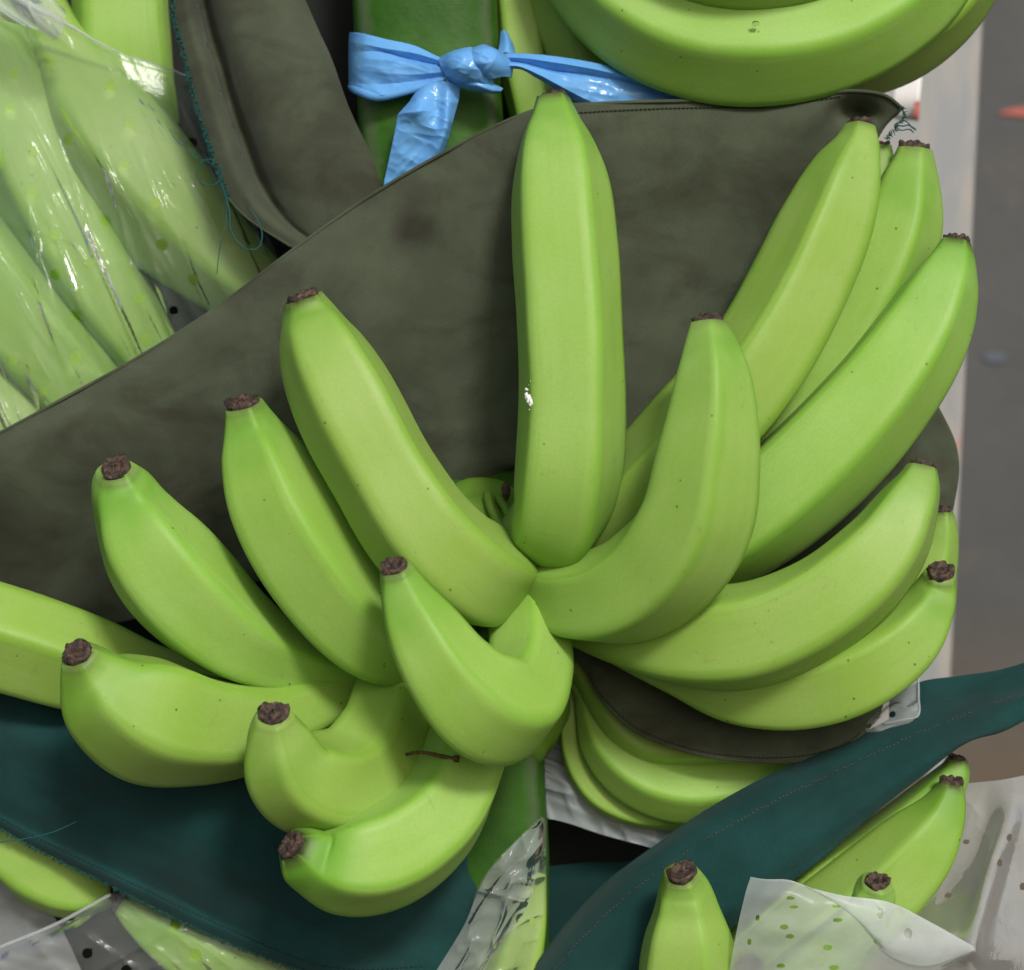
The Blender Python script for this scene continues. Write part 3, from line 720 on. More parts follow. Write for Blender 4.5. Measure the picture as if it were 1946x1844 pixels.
J.add(*tube_geo(cr([(1716, 228, 40), (1726, 234, 34), (1733, 243, 36), (1741, 248, 40)], 16), 1.2, 5))
J.build('loose_thread', M_THREAD, pad)

# dark olive strip below the right fingers
st = thing('cloth_pad', 'narrow dark olive cloth pad slung under the lowest right bananas', 'cloth', (1350, 1380, 110), 'cloth pads between the banana hands')
rows = [
 [(1030, 1165, 190), (1075, 1195, 160), (1120, 1215, 150), (1200, 1235, 165), (1320, 1280, 160), (1430, 1300, 140), (1540, 1300, 120), (1640, 1270, 100), (1700, 1210, 90)],
 [(1040, 1195, 180), (1090, 1228, 140), (1150, 1275, 105), (1220, 1315, 92), (1320, 1355, 80), (1430, 1378, 70), (1550, 1375, 58), (1630, 1348, 45), (1690, 1290, 40)],
 [(1045, 1210, 185), (1098, 1250, 140), (1150, 1312, 98), (1210, 1362, 82), (1300, 1400, 66), (1420, 1420, 56), (1550, 1414, 46), (1625, 1388, 34), (1680, 1330, 36)],
 [(1050, 1225, 190), (1105, 1262, 145), (1140, 1325, 100), (1200, 1385, 84), (1290, 1424, 64), (1400, 1445, 52), (1540, 1442, 44), (1618, 1412, 34), (1672, 1360, 40)]]
G = rows_grid(rows, 110, 40); G[..., 2] += 6 * (wave(G[..., 0], G[..., 1], 20, 200, 50, 5) - .5)
sheet('cloth', G, M_OLIVE, st, 4)
C = G[-1]; V_, F_ = tube_geo(C, 3.2, 8); mesh_obj('hem', V_, F_, M_OLIVE, st)
sel = [tuple(G[-5, k] + np.array([0, 0, -2])) for k in range(6, 104, 4)]
stitches('stitching', sel, st, M_OTHREAD, 8, 6, 1.1)

# folded olive pad at the upper left
up = thing('cloth_pad', 'folded olive cloth pad hanging left of the stalk with a teal overlocked edge', 'cloth', (520, 200, 150), 'cloth pads between the banana hands')
L_ = [(312, -90), (322, -20), (332, 50), (348, 110), (366, 185), (390, 262), (412, 330), (432, 374), (474, 418), (560, 474)]
R_ = [(540, -90), (570, -20), (605, 60), (630, 115), (662, 205), (700, 285), (733, 352), (760, 400), (780, 450), (800, 500)]
prof = [(0, 120), (.05, 108), (.12, 100), (.17, 118), (.215, 168), (.25, 170), (.31, 128), (.42, 100), (.6, 92), (.8, 104), (.93, 128), (1, 150)]
rows = []
for i, (l, r) in enumerate(zip(L_, R_)):
    f = min(max((i - 6) / 3, 0), 1)
    rows.append([(l[0] + (r[0] - l[0]) * t, l[1] + (r[1] - l[1]) * t, d * (1 - f) + f * (118 + 0 * d) + i * 1.5) for t, d in prof])
G = rows_grid(rows, 130, 110)
G[..., 2] += 7 * (wave(G[..., 0], G[..., 1], 72, 300, 60, 12) - .5)
sheet('cloth', G, M_OLIVE, up, 4)
lg = [tuple(p + np.array([1, 0, -1])) for p in G[::4, 0]]
V_, F_ = tube_geo(cr(lg, 90), 2.6, 7); mesh_obj('hem', V_, F_, M_OLIVE, up)
fuzz('overlock_fringe', [tuple(p) for p in G[:88:4, 1]], 520, 11, (.6, .5), up, M_THREAD, .85, 1.4, 5, -5)
fuzz('overlock_fringe', [tuple(p) for p in G[:80:4, 26]], 300, 9, (-.5, .6), up, M_THREAD, .8, 1.4, 6, -3)
J = Join()
def loop(cx, cy, rx, ry, a0, a1, d, n=26):
    t = np.linspace(a0, a1, n); return np.stack([cx + rx * np.cos(t), cy + ry * np.sin(t), np.full(n, d) + 6 * np.sin(t)], -1)
J.add(*tube_geo(loop(398, 328, 25, 25, -.6, 5.2, 70), 1.1, 5))
J.add(*tube_geo(cr([(360, 285, 70), (372, 300, 66), (392, 306, 80), (412, 320, 95)], 16), 1.1, 5))
J.add(*tube_geo(cr([(420, 345, 95), (436, 400, 80), (440, 440, 70), (470, 474, 70), (492, 470, 72), (498, 445, 74), (486, 412, 80), (474, 396, 95)], 40), 1.2, 5))
J.add(*tube_geo(cr([(428, 372, 95), (430, 420, 84), (418, 470, 80), (412, 520, 90)], 20), .9, 5))
J.build('loose_thread', M_THREAD, up)

# dark backing cloth, added deep between the bunches to darken gaps and block light
bk = thing('added_dark_backing', 'dark cloth, mostly an added sheet darkening the shaded gaps directly behind the stalk', 'cloth', (700, 900, 480))
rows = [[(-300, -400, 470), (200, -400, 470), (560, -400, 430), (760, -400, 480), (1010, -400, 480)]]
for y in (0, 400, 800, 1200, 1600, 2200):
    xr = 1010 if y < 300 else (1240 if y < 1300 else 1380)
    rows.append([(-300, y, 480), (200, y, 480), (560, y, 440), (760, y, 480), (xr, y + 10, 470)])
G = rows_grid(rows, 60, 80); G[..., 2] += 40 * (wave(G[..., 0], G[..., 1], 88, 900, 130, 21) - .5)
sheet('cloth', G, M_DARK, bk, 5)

# teal pad, lower left
tl = thing('cloth_pad', 'dark teal cloth pad under the lower left bananas', 'cloth', (450, 1600, 80), 'cloth pads between the banana hands')
rows = [
 [(-90, 1230, 190), (150, 1270, 170), (400, 1300, 140), (650, 1330, 130), (830, 1420, 110), (900, 1520, 110)],
 [(-90, 1330, 134), (150, 1400, 76), (400, 1450, 34), (620, 1500, 22), (800, 1560, 40), (890, 1600, 80)],
 [(-90, 1400, 124), (100, 1470, 80), (300, 1560, 40), (520, 1620, 26), (740, 1660, 36), (890, 1655, 84)],
 [(-90, 1450, 134), (80, 1540, 106), (260, 1622, 78), (480, 1700, 52), (700, 1760, 44), (908, 1700, 84)],
 [(-90, 1490, 150), (60, 1572, 126), (240, 1660, 108), (440, 1750, 84), (640, 1822, 60), (890, 1765, 80)],
 [(-90, 1505, 150), (50, 1586, 124), (230, 1674, 102), (430, 1768, 82), (630, 1845, 64), (830, 1860, 70)],
 [(-90, 1516, 160), (44, 1596, 138), (222, 1686, 116), (420, 1782, 96), (620, 1860, 78), (790, 1920, 66)]]
G = rows_grid(rows, 150, 90); G[..., 2] += 12 * (wave(G[..., 0], G[..., 1], 26, 420, 62, 31) - .5)
sheet('cloth', G, M_TEAL, tl, 4)
edge = [tuple(p) for p in G[-1, ::6]]
fuzz('frayed_edge', edge, 900, 10, (-.45, .9), tl, M_THREAD, .75, .9, 9, 0)
stitches('stitching', [tuple(p) for p in G[-20, 4:146:5]], tl, plain('black_teal_thread', (.004, .02, .022), .9), 9, 7, 1.3)
V_, F_ = tube_geo(cr([(-10, 1602, 30), (60, 1592, 30), (105, 1580, 32), (145, 1562, 40)], 20), 1.0, 5); mesh_obj('loose_thread', V_, F_, M_THREAD, tl)

# teal pad, lower right
tr = thing('cloth_pad', 'teal cloth pad with a rusty stitch line running up to the right edge', 'cloth', (1400, 1620, 20), 'cloth pads between the banana hands')
rows = [
 [(985, 1885, 70), (1060, 1780, 62), (1150, 1682, 52), (1250, 1606, 40), (1330, 1550, 28), (1450, 1482, 10), (1600, 1416, -6), (1745, 1346, -14), (1850, 1318, -20), (1960, 1266, -20), (2040, 1236, -20)],
 [(1000, 1890, 44), (1080, 1790, 36), (1165, 1700, 26), (1262, 1624, 14), (1345, 1570, 2), (1470, 1500, -14), (1620, 1432, -28), (1755, 1368, -34), (1860, 1338, -38), (1960, 1300, -34), (2040, 1270, -34)],
 [(1020, 1895, 32), (1110, 1800, 22), (1190, 1724, 12), (1290, 1648, 0), (1370, 1594, -12), (1500, 1524, -26), (1650, 1450, -38), (1775, 1392, -44), (1870, 1352, -46), (1960, 1315, -40), (2040, 1290, -40)],
 [(1080, 1900, 24), (1170, 1830, 10), (1260, 1750, -4), (1350, 1680, -16), (1430, 1620, -24), (1560, 1540, -32), (1700, 1460, -42), (1800, 1408, -44), (1890, 1362, -44), (1965, 1322, -36), (2040, 1300, -36)],
 [(1160, 1905, 24), (1260, 1830, 10), (1340, 1760, -2), (1430, 1690, -10), (1510, 1628, -16), (1630, 1540, -24), (1730, 1470, -30), (1830, 1410, -34), (1900, 1384, -34), (1968, 1350, -26), (2040, 1330, -26)],
 [(1230, 1910, 70), (1330, 1820, 50), (1400, 1755, 36), (1480, 1692, 26), (1550, 1640, 16), (1660, 1546, 4), (1752, 1474, -4), (1842, 1408, -10), (1905, 1390, -12), (1968, 1360, -8), (2040, 1340, -8)]]
G = rows_grid(rows, 180, 80); G[..., 2] += np.linspace(45, -45, 80)[:, None]; G[..., 2] += 14 * (wave(G[..., 0], G[..., 1], -32, 520, 70, 41) - .5)
sheet('cloth', G, M_TEAL, tr, 4)
stitches('stitching', [tuple(p) for p in G[26, 6:176:5]], tr, M_RTHREAD, 8, 4.5, .9, 2.2)
V_, F_ = tube_geo(G[0], 3.2, 8); mesh_obj('hem', V_, F_, M_TEAL, tr)
rows = [[(1690, 1330, 90), (1745, 1298, 84), (1822, 1286, 82), (1900, 1274, 80), (1980, 1250, 70)],
        [(1690, 1370, 80), (1750, 1320, 70), (1826, 1304, 64), (1900, 1290, 60), (1980, 1264, 50)],
        [(1700, 1410, 56), (1770, 1362, 36), (1850, 1340, 30), (1910, 1316, 24), (1980, 1290, 20)]]
sheet('folded_corner', rows_grid(rows, 40, 24), M_TEAL, tr, 4)
# inner teal layer in the deep shade beside the stalk
rows = [[(1030, 1650, 400), (1110, 1640, 390), (1200, 1636, 350), (1300, 1610, 290)],
        [(1030, 1690, 410), (1110, 1690, 390), (1200, 1690, 340), (1300, 1660, 270)],
        [(1020, 1880, 420), (1100, 1890, 390), (1200, 1890, 330), (1300, 1890, 260)]]
sheet('inner_layer', rows_grid(rows, 40, 30), M_TEAL, tr, 4)

# ------------------------------------------------------------------ plastic film
BAGS = 'plastic film bags round the bunches'
# upper-left clear bag
bag = thing('plastic_bag', 'clear perforated plastic bag stretched over the upper left bananas', 'plastic bag', (200, 400, 120), BAGS)
rows = [
 [(-110, -60, 150), (-20, -20, 130), (60, 10, 118), (125, 44, 116), (190, 82, 118), (240, 106, 122), (310, 128, 132), (374, 150, 140), (430, 175, 150)],
 [(-110, 120, 160), (0, 170, 110), (120, 220, 100), (240, 270, 90), (330, 300, 92), (400, 330, 104), (470, 350, 116)],
 [(-110, 360, 120), (20, 400, 80), (150, 440, 60), (270, 470, 60), (380, 480, 76), (470, 500, 100), (540, 510, 124)],
 [(-110, 620, 90), (20, 640, 50), (150, 640, 50), (280, 640, 90), (420, 640, 130), (520, 640, 160), (600, 600, 170)],
 [(-110, 960, 170), (20, 960, 190), (150, 900, 200), (280, 860, 210), (420, 780, 220), (520, 720, 230), (640, 660, 240)]]
G = rows_grid(rows, 190, 230); G[..., 2] += 160
G[..., 2] += 14 * (vnoise(G[..., 0] / 150, G[..., 1] / 210, 57) - .5); G = drape(G, DEPTH_NB, 5, 420, keep=.012)
px, py = G[..., 0], G[..., 1]
G[..., 2] = np.maximum(G[..., 2], 120)
amp = np.clip((py - 170) / 330, .04, 1) * np.clip((640 - px) / 250, 0, 1)
G[..., 2] -= amp * (24 * wave(px, py, 66, 520, 70, 51) ** 6 + 13 * wave(px, py, 71, 300, 34, 52) ** 4 + 6 * wave(px, py, 62, 180, 22, 54) ** 4 + 5 * wave(px, py, 20, 140, 60, 53) ** 4)
cr1 = np.exp(-((px - 85) / 55) ** 2 - ((py - 30) / 45) ** 2)
G[..., 2] -= cr1 * (50 * wave(px, py, 40, 200, 34, 56) ** 2)
HOL = [(95, 115), (27, 140), (20, 205), (131, 265, 9, 1.35), (210, 163, 11, .85), (248, 235), (237, 313), (365, 272), (62, 288, 9), (60, 365), (103, 445, 9, 1.3), (295, 385), (308, 465, 11), (105, 522), (265, 567), (277, 645, 11), (367, 530), (145, 600, 10), (200, 420), (25, 685, 8, 1.2), (82, 745, 8), (143, 680, 12), (357, 166, 9, .6), (170, 500, 8), (330, 590, 8)]
sheet('film', G, M_CLEAR, bag, 0, HOL, 10)
# the rolled, bright top rim of the bag
C = cr(rows[0][1:8], 80); C[:, 1] += 3 * (vnoise(np.arange(80) * .3, np.zeros(80), 4) - .5)
V_, F_ = tube_geo(np.column_stack([C[:, 0], C[:, 1], C[:, 2] + 148]), 1.8 + 3.5 * np.exp(-((np.arange(80) - 22) / 14) ** 2), 7); mesh_obj('rolled_rim', V_, F_, M_MILKY, bag)
rows = [[(-60, -80, 190), (20, -60, 180), (80, -20, 170), (126, 20, 170)], [(-60, -30, 170), (10, -8, 150), (70, 20, 140), (118, 60, 165)], [(-50, 20, 180), (10, 40, 160), (66, 56, 150), (104, 78, 180)]]
G = rows_grid(rows, 50, 40); G[..., 2] -= 26 * wave(G[..., 0], G[..., 1], 38, 160, 26, 61) ** 2
sheet('crumpled_fold', G, M_MILKY, bag, 0)

# lower-left bag
bag2 = thing('plastic_bag', 'clear perforated plastic bag at the bottom left below the teal cloth', 'plastic bag', (250, 1800, 90), BAGS)
rows = [
 [(-120, 1850, 110), (0, 1800, 104), (105, 1757, 98), (160, 1728, 92), (210, 1700, 84), (260, 1700, 84), (340, 1740, 82), (450, 1790, 78), (600, 1850, 80)],
 [(-120, 1880, 90), (20, 1830, 80), (120, 1792, 70), (200, 1756, 60), (280, 1752, 56), (370, 1790, 56), (480, 1832, 60), (620, 1890, 70)],
 [(-120, 1920, 90), (40, 1900, 80), (150, 1880, 60), (240, 1860, 46), (320, 1860, 44), (420, 1880, 46), (520, 1900, 56), (640, 1940, 70)],
 [(-120, 1990, 100), (40, 1990, 90), (150, 1980, 70), (240, 1970, 60), (320, 1970, 56), (420, 1970, 60), (520, 1980, 70), (640, 2000, 80)]]
G = rows_grid(rows, 150, 90); G[..., 2] += 80; G = drape(G, DEPTH_MAIN, 4, 250, keep=.02)
px, py = G[..., 0], G[..., 1]
G[..., 2] -= 12 * wave(px, py, -28, 220, 34, 71) ** 3 + 8 * wave(px, py, 40, 160, 30, 72) ** 3
sheet('film', G, M_HAZY, bag2, 0, [(166, 1812, 10), (333, 1758, 10), (372, 1814, 11), (135, 1742, 9, .9), (240, 1844, 10)], 10)
C = cr(rows[0][1:5], 50); V_, F_ = tube_geo(np.column_stack([C[:, 0], C[:, 1], C[:, 2] + 70]), 3.5, 7); mesh_obj('rolled_rim', V_, F_, M_MILKY, bag2)
rows = [[(-90, 1520, 300), (10, 1580, 300), (60, 1640, 300)], [(-90, 1640, 290), (20, 1680, 280), (90, 1720, 280)], [(-90, 1760, 290), (30, 1780, 290), (130, 1790, 290)], [(-90, 1950, 300), (60, 1950, 300), (200, 1950, 300)]]
G = rows_grid(rows, 60, 70); G[..., 2] -= 16 * wave(G[..., 0], G[..., 1], 60, 140, 60, 74) ** 3 + 6 * wave(G[..., 0], G[..., 1], 10, 80, 18, 75) ** 2
sheet('back_layer', G, M_MILKY, bag2, 0)

# bag at the foot of the stalk
bag3 = thing('plastic_bag', 'twisted clear plastic bag at the foot of the stalk between both teal cloths', 'plastic bag', (960, 1750, 80), BAGS)
rows = [
 [(1030, 1552, 70), (1034, 1556, 68), (1038, 1562, 74)],
 [(990, 1588, 70), (1014, 1600, 58), (1038, 1622, 90)],
 [(938, 1642, 62), (992, 1660, 44), (1038, 1680, 88)],
 [(906, 1692, 60), (970, 1716, 36), (1034, 1728, 84)],
 [(888, 1752, 60), (952, 1775, 34), (1026, 1770, 80)],
 [(846, 1822, 62), (926, 1840, 36), (1012, 1830, 80)],
 [(800, 1900, 64), (900, 1900, 44), (990, 1910, 84)]]
G = rows_grid(rows, 110, 200); G = drape(G, DEPTH_MAIN, 4, 120, keep=.05)
px, py = G[..., 0], G[..., 1]
G[..., 2] -= 12 * wave(px, py, -58, 200, 46, 81) ** 4 + 9 * wave(px, py, -20, 90, 50, 82) ** 4
sheet('film', G, M_HAZY, bag3, 0, [(998, 1640, 6, 2.0), (1010, 1690, 5, 1.6), (1012, 1752, 6, 1.4), (968, 1690, 6)], 6)
rows = [
 [(1026, 1560, 56), (1030, 1562, 50), (1033, 1570, 60)],
 [(980, 1600, 46), (1006, 1612, 34), (1026, 1636, 52)],
 [(930, 1656, 40), (970, 1690, 22), (1004, 1716, 44)],
 [(908, 1696, 40), (944, 1730, 24), (976, 1764, 40)],
 [(880, 1762, 44), (910, 1790, 30), (940, 1810, 44)],
 [(826, 1850, 50), (860, 1870, 40), (900, 1890, 50)]]
G = rows_grid(rows, 50, 100); px, py = G[..., 0], G[..., 1]
G[..., 2] -= 12 * wave(px, py, -56, 150, 30, 84) ** 3 + 14 * wave(px, py, 12, 70, 50, 85) ** 5 + 5 * wave(px, py, -10, 40, 26, 86) ** 3
sheet('folded_flap', G, M_FOLD, bag3, 0)

# milky bag, lower right
bag4 = thing('plastic_bag', 'milky white perforated plastic bag folded open at the bottom right', 'plastic bag', (1650, 1780, -100), BAGS)
rows = [
 [(1426, 1668, -140), (1450, 1672, -150), (1500, 1674, -158), (1545, 1690, -160), (1600, 1703, -160), (1690, 1716, -156), (1770, 1755, -150), (1850, 1800, -146)],
 [(1416, 1700, -145), (1450, 1712, -162), (1500, 1718, -172), (1560, 1730, -174), (1620, 1742, -172), (1700, 1760, -164), (1780, 1784, -154), (1852, 1803, -146)],
 [(1400, 1770, -140), (1450, 1790, -164), (1510, 1800, -178), (1580, 1806, -178), (1650, 1810, -172), (1720, 1814, -162), (1790, 1812, -152), (1854, 1806, -146)],
 [(1384, 1860, -130), (1440, 1880, -150), (1510, 1890, -168), (1590, 1890, -166), (1660, 1870, -160), (1730, 1846, -154), (1795, 1828, -148), (1852, 1808, -145)],
 [(1370, 1960, -120), (1440, 1960, -130), (1510, 1960, -140), (1590, 1940, -140), (1660, 1910, -140), (1730, 1870, -140), (1795, 1840, -140), (1850, 1812, -142)]]
G = rows_grid(rows, 430, 270); px, py = G[..., 0], G[..., 1]
G[..., 2] -= 9 * vnoise(px / 70, py / 34, 91) + 4 * vnoise((px + py) / 30, (py - px) / 60, 92)
sheet('front_film', G, M_MILKY, bag4, 0, [(1502, 1707, 8, .4), (1509, 1724, 8, .35), (1590, 1723, 8, .3), (1592, 1749, 9, .4), (1490, 1762, 8, .55), (1501, 1780, 8, .5), (1440, 1745, 4, 1.5), (1573, 1801, 9, .6), (1484, 1836, 8, .45), (1585, 1839, 9, .5), (1668, 1788, 8, .7), (1424, 1790, 4, 1.5)], 8)
C = cr(rows[0], 90); V_, F_ = tube_geo(C, 1.4, 6); mesh_obj('cut_edge', V_, F_, M_MILKY, bag4)
rows = [
 [(1528, 1684, -168), (1600, 1702, -172), (1690, 1716, -170), (1770, 1755, -162), (1850, 1800, -152)],
 [(1540, 1690, -172), (1610, 1718, -180), (1690, 1748, -180), (1770, 1782, -168), (1851, 1802, -152)],
 [(1560, 1700, -168), (1626, 1744, -182), (1684, 1792, -186), (1760, 1814, -172), (1852, 1804, -152)],
 [(1575, 1708, -164), (1636, 1758, -172), (1688, 1814, -178), (1752, 1836, -168), (1852, 1806, -152)]]
G = rows_grid(rows, 90, 50); sheet('folded_flap', G, M_MILKY, bag4, 0, [(1726, 1774, 8, 1.3), (1672, 1736, 6, 1.8)], 8)
rows = [
 [(1800, 1500, 120), (1832, 1490, 110), (1870, 1486, 96), (1905, 1482, 80), (1946, 1474, 84), (2060, 1450, 110)],
 [(1800, 1560, 110), (1826, 1560, 90), (1870, 1560, 70), (1920, 1550, 20), (1948, 1556, 40), (2060, 1560, 90)],
 [(1770, 1640, 90), (1810, 1640, 70), (1850, 1640, 40), (1888, 1640, -40), (1922, 1650, -6), (2060, 1650, 70)],
 [(1690, 1720, 60), (1760, 1720, 30), (1830, 1720, -30), (1866, 1722, -92), (1900, 1730, -50), (2060, 1740, 50)],
 [(1640, 1790, 0), (1740, 1790, -60), (1815, 1790, -110), (1850, 1798, -140), (1876, 1806, -100), (2060, 1820, 30)],
 [(1690, 1850, 20), (1760, 1850, -40), (1820, 1850, -80), (1846, 1852, -96), (1876, 1860, -70), (2060, 1880, 30)],
 [(1700, 1990, 60), (1760, 1990, 20), (1820, 1990, -20), (1850, 1990, -40), (1890, 1990, -20), (2060, 1990, 40)]]
G = rows_grid(rows, 200, 220); px, py = G[..., 0], G[..., 1]
G[..., 2] -= 3 * wave(px, py, 118, 160, 60, 95) ** 2 + 2 * wave(px, py, 40, 70, 40, 96) ** 3
sheet('back_film', G, M_MILKY, bag4, 0, [(1802, 1702, 6, .8), (1776, 1762, 5, .7), (1944, 1685, 6, 1.2), (1900, 1640, 5, 1.4), (1836, 1600, 6, .6), (1918, 1592, 5, 1.2)], 6)

# scrap of milky film by the lowest right finger
bag5 = thing('film_scrap', 'small torn corner of white film poking out beside the lowest right banana', 'film scrap', (1690, 1350, 0), None)
rows = [[(1640, 1300, 90), (1700, 1290, 60), (1745, 1283, 40)], [(1630, 1345, 70), (1690, 1335, 40), (1744, 1330, 20)], [(1620, 1390, 60), (1680, 1372, 24), (1743, 1362, 0)], [(1612, 1424, 60), (1650, 1410, 40), (1700, 1390, 30)]]
G = rows_grid(rows, 44, 44); G[..., 2] -= 12 * wave(G[..., 0], G[..., 1], -40, 70, 26, 97) ** 2
sheet('film', G, M_MILKY, bag5, 0, [(1696, 1358, 6), (1650, 1380, 6, .7)], 6)
C = cr([(1745, 1284, 36), (1746, 1325, 14), (1744, 1361, -4), (1715, 1368, 4), (1680, 1376, 16)], 40); V_, F_ = tube_geo(C, 2.2, 6); mesh_obj('rolled_rim', V_, F_, M_MILKY, bag5)

# crumpled grey film behind the lower hand
bag6 = thing('plastic_bag', 'crumpled grey plastic film below the lower right hand beside the stalk', 'plastic bag', (1150, 1530, 260), BAGS)
rows = [[(1010, 1375, 330), (1060, 1372, 310), (1110, 1400, 310), (1200, 1470, 320), (1330, 1540, 310)],
        [(1010, 1450, 310), (1070, 1455, 290), (1130, 1495, 290), (1210, 1540, 290), (1330, 1580, 280)],
        [(1010, 1510, 290), (1070, 1515, 270), (1140, 1545, 265), (1220, 1572, 260), (1330, 1610, 250)],
        [(1010, 1550, 280), (1070, 1562, 258), (1150, 1588, 250), (1225, 1608, 246), (1330, 1640, 240)]]
G = rows_grid(rows, 90, 60); px, py = G[..., 0], G[..., 1]
G[..., 2] -= 26 * wave(px, py, 22, 240, 26, 101) ** 2 + 10 * wave(px, py, 70, 90, 20, 102) ** 2
sheet('film', G, M_GREYFILM, bag6, 0)

# ------------------------------------------------------------------ blue plastic tie
tie = thing('plastic_tie', 'bright blue plastic strip knotted round the banana stalk', 'plastic tie', (880, 125, 80))
def crumple(G, a=3, s=1):
    px, py = G[..., 0], G[..., 1]
    G[..., 2] -= 1.0 * a * (wave(px, py, 15, 60, 22, s) ** 2 + .7 * wave(px, py, -50, 50, 26, s + 1) ** 2)
    G[..., 2] -= .5 * a * (1 - np.abs(2 * vnoise((px + .6 * py) / 26, (py - .4 * px) / 17, s + 3) - 1)) ** 3
    return G
# band round the stalk, pleats gathering into the knot
rows = [
 [(668, 62, 260), (666, 62, 190), (690, 64, 122), (730, 74, 104), (790, 88, 96), (824, 104, 90), (846, 114, 80)],
 [(667, 78, 260), (664, 80, 188), (690, 84, 118), (730, 92, 96), (790, 102, 86), (824, 112, 78), (848, 120, 72)],
 [(667, 96, 260), (664, 98, 190), (692, 98, 122), (728, 98, 108), (770, 110, 104), (824, 122, 92), (848, 126, 78)],
 [(667, 112, 260), (664, 112, 188), (692, 112, 116), (724, 114, 90), (776, 120, 84), (824, 128, 74), (848, 130, 68)],
 [(667, 130, 260), (664, 130, 188), (692, 134, 114), (724, 138, 92), (780, 142, 84), (830, 138, 74), (850, 136, 66)],
 [(667, 152, 260), (664, 154, 190), (690, 160, 122), (726, 160, 104), (790, 154, 94), (834, 146, 84), (852, 142, 72)],
 [(667, 166, 260), (664, 164, 186), (690, 172, 116), (716, 182, 98), (770, 172, 88), (824, 156, 78), (852, 148, 68)]]
G = crumple(rows_grid(rows, 90, 73, True), 2.2, 111); sheet('band', G, M_TIE, tie, 1.2, sharp=40)
V_, F_ = tube_geo(cr([(667, 160, 240), (668, 166, 190), (688, 176, 122), (716, 184, 104), (770, 174, 92), (810, 162, 84), (846, 150, 72)], 50), [5 + 4 * math.sin(i / 49 * 3.14) for i in range(50)], 10); mesh_obj('rolled_edge', V_, F_, M_TIE, tie)
# knot: overlapping wraps over a rounded core
rows = [
 [(838, 108, 84), (864, 96, 54), (892, 90, 52), (906, 92, 64)],
 [(834, 116, 76), (862, 104, 34), (896, 100, 30), (916, 108, 52)],
 [(838, 128, 68), (864, 120, 22), (900, 118, 18), (926, 128, 46)],
 [(846, 142, 68), (874, 136, 22), (908, 138, 22), (934, 148, 50)],
 [(854, 156, 76), (884, 152, 38), (918, 156, 40), (940, 164, 66)],
 [(864, 166, 92), (892, 166, 66), (922, 168, 66), (942, 172, 84)]]
G = crumple(rows_grid(rows, 60, 60), 4, 113); sheet('knot_wrap', G, M_TIE, tie, 1.2, sharp=40)
rows = [
 [(886, 100, 70), (902, 90, 48), (920, 85, 48), (940, 94, 66)],
 [(880, 106, 50), (908, 98, 18), (936, 94, 22), (960, 104, 56)],
 [(886, 122, 40), (914, 116, 8), (944, 112, 14), (970, 116, 54)],
 [(900, 138, 44), (926, 134, 16), (952, 130, 24), (974, 132, 58)],
 [(914, 150, 62), (936, 150, 40), (956, 146, 44), (972, 148, 70)]]
G = crumple(rows_grid(rows, 60, 60), 5, 115); sheet('knot_wrap', G, M_TIE, tie, 1.2, sharp=40)
rows = [[(880, 146, 60), (910, 150, 46), (940, 160, 56), (956, 168, 74)], [(872, 156, 60), (905, 162, 40), (935, 172, 48), (952, 174, 70)], [(872, 166, 84), (900, 172, 66), (932, 178, 68), (946, 177, 84)]]
G = crumple(rows_grid(rows, 50, 36), 3, 117); sheet('knot_end', G, M_TIE, tie, 1.2, sharp=40)
# hanging tail
rows = [
 [(796, 166, 92), (812, 160, 80), (832, 156, 74), (852, 156, 72), (874, 165, 84)],
 [(778, 194, 90), (802, 184, 64), (832, 182, 72), (850, 182, 60), (872, 190, 84)],
 [(756, 218, 84), (794, 212, 44), (832, 212, 70), (848, 214, 52), (864, 218, 82)],
 [(752, 240, 90), (786, 234, 62), (830, 246, 58), (846, 244, 50), (856, 250, 82)],
 [(748, 262, 92), (774, 254, 74), (812, 268, 82), (838, 270, 62), (848, 276, 84)],
 [(740, 300, 104), (760, 296, 90), (796, 300, 92), (828, 300, 80), (838, 306, 98)],
 [(730, 345, 118), (756, 340, 108), (780, 340, 108), (806, 336, 104), (822, 340, 112)],
 [(726, 400, 130), (748, 400, 126), (770, 400, 126), (796, 396, 124), (810, 400, 128)]]
G = crumple(rows_grid(rows, 70, 106, True), 4, 121); sheet('tail', G, M_TIE, tie, 1.2, sharp=30)
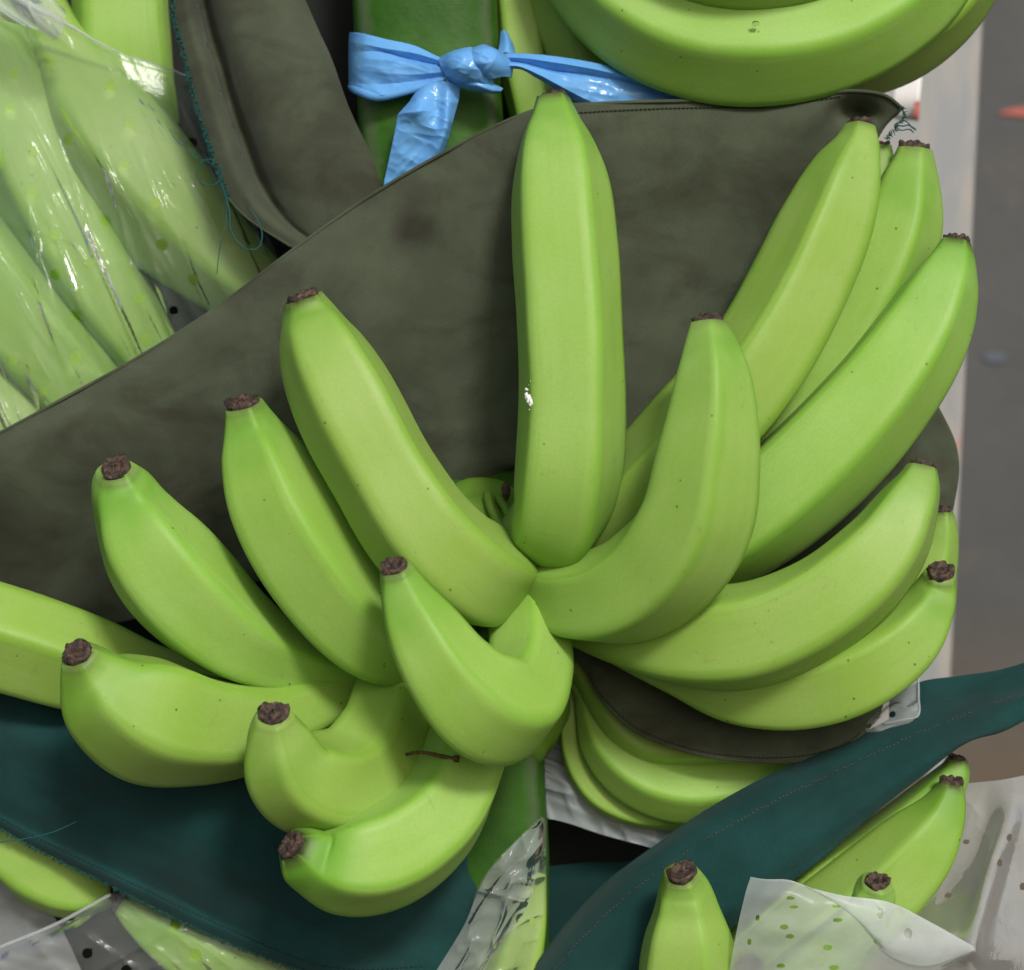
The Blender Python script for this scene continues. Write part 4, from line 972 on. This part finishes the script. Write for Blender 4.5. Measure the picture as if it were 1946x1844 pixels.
# strip running off to the right, three lengthwise pleats
rows = [
 [(944, 104, 66), (985, 102, 62), (1060, 108, 70), (1130, 120, 78), (1200, 136, 86), (1250, 148, 90), (1340, 184, 96), (1420, 215, 100)],
 [(942, 110, 54), (985, 110, 46), (1060, 120, 56), (1130, 132, 66), (1200, 148, 76), (1250, 160, 82), (1340, 194, 90), (1420, 222, 96)],
 [(944, 116, 58), (985, 118, 60), (1050, 134, 76), (1120, 142, 84), (1200, 158, 90), (1250, 170, 92), (1340, 204, 96), (1420, 230, 100)],
 [(946, 122, 48), (985, 122, 44), (1050, 138, 60), (1110, 152, 74), (1190, 172, 84), (1240, 184, 88), (1340, 220, 94), (1420, 240, 98)],
 [(948, 126, 48), (985, 126, 42), (1022, 141, 44), (1062, 162, 56), (1104, 184, 72), (1160, 208, 84), (1280, 240, 94), (1380, 255, 98)],
 [(952, 132, 58), (990, 132, 56), (1018, 147, 60), (1052, 167, 72), (1090, 190, 86), (1140, 216, 92), (1260, 252, 98), (1360, 270, 102)]]
G = crumple(rows_grid(rows, 130, 61, True), 2.6, 131); sheet('strip', G, M_TIE, tie, 1.2, sharp=35)
rows = [[(952, 60, 190), (958, 58, 180), (966, 66, 180)], [(950, 80, 150), (964, 76, 130), (976, 88, 150)], [(946, 104, 110), (964, 100, 100), (980, 112, 110)]]
sheet('loop', rows_grid(rows, 20, 24), M_TIE, tie, 2)
rows = [[(1086, -40, 150), (1106, -44, 120)], [(1102, 10, 130), (1122, 0, 100)], [(1136, 64, 110), (1156, 52, 80)], [(1186, 122, 90), (1204, 106, 60)], [(1248, 164, 80), (1264, 146, 50)], [(1330, 192, 70), (1336, 176, 50)]]
sheet('strip_edge', rows_grid(rows, 8, 60), M_TIE, tie, 2)

# ------------------------------------------------------------------ small loose things
V_, F_ = tube_geo(cr([(772, 1434, -128), (795, 1430, -150), (825, 1434, -168), (850, 1440, -172), (862, 1442, -172), (872, 1443, -170)], 30), [2.8 + 1.6 * (i / 29) + (2.2 if i > 26 else 0) + .5 * math.sin(i * 1.9) for i in range(30)], 8)
tw = mesh_obj('twig', V_, F_, M_TWIG); thing('', 'thin dry brown twig lying across the lowest front banana', 'twig', o=tw)
m, nt, b, N, L = mat_new('clear_water'); b.inputs['Transmission Weight'].default_value = 1; b.inputs['Roughness'].default_value = .02; b.inputs['IOR'].default_value = 1.33
dz = DEPTH_MAIN(np.array([1436.0]), np.array([45.0]))[0]
wd = blob('water_drop', (1436, 45, dz + 1), (7, 3, 5), m, None, 5, .15, 14); thing('', 'clear water drop clinging to the topmost right banana', 'water drop', o=wd)
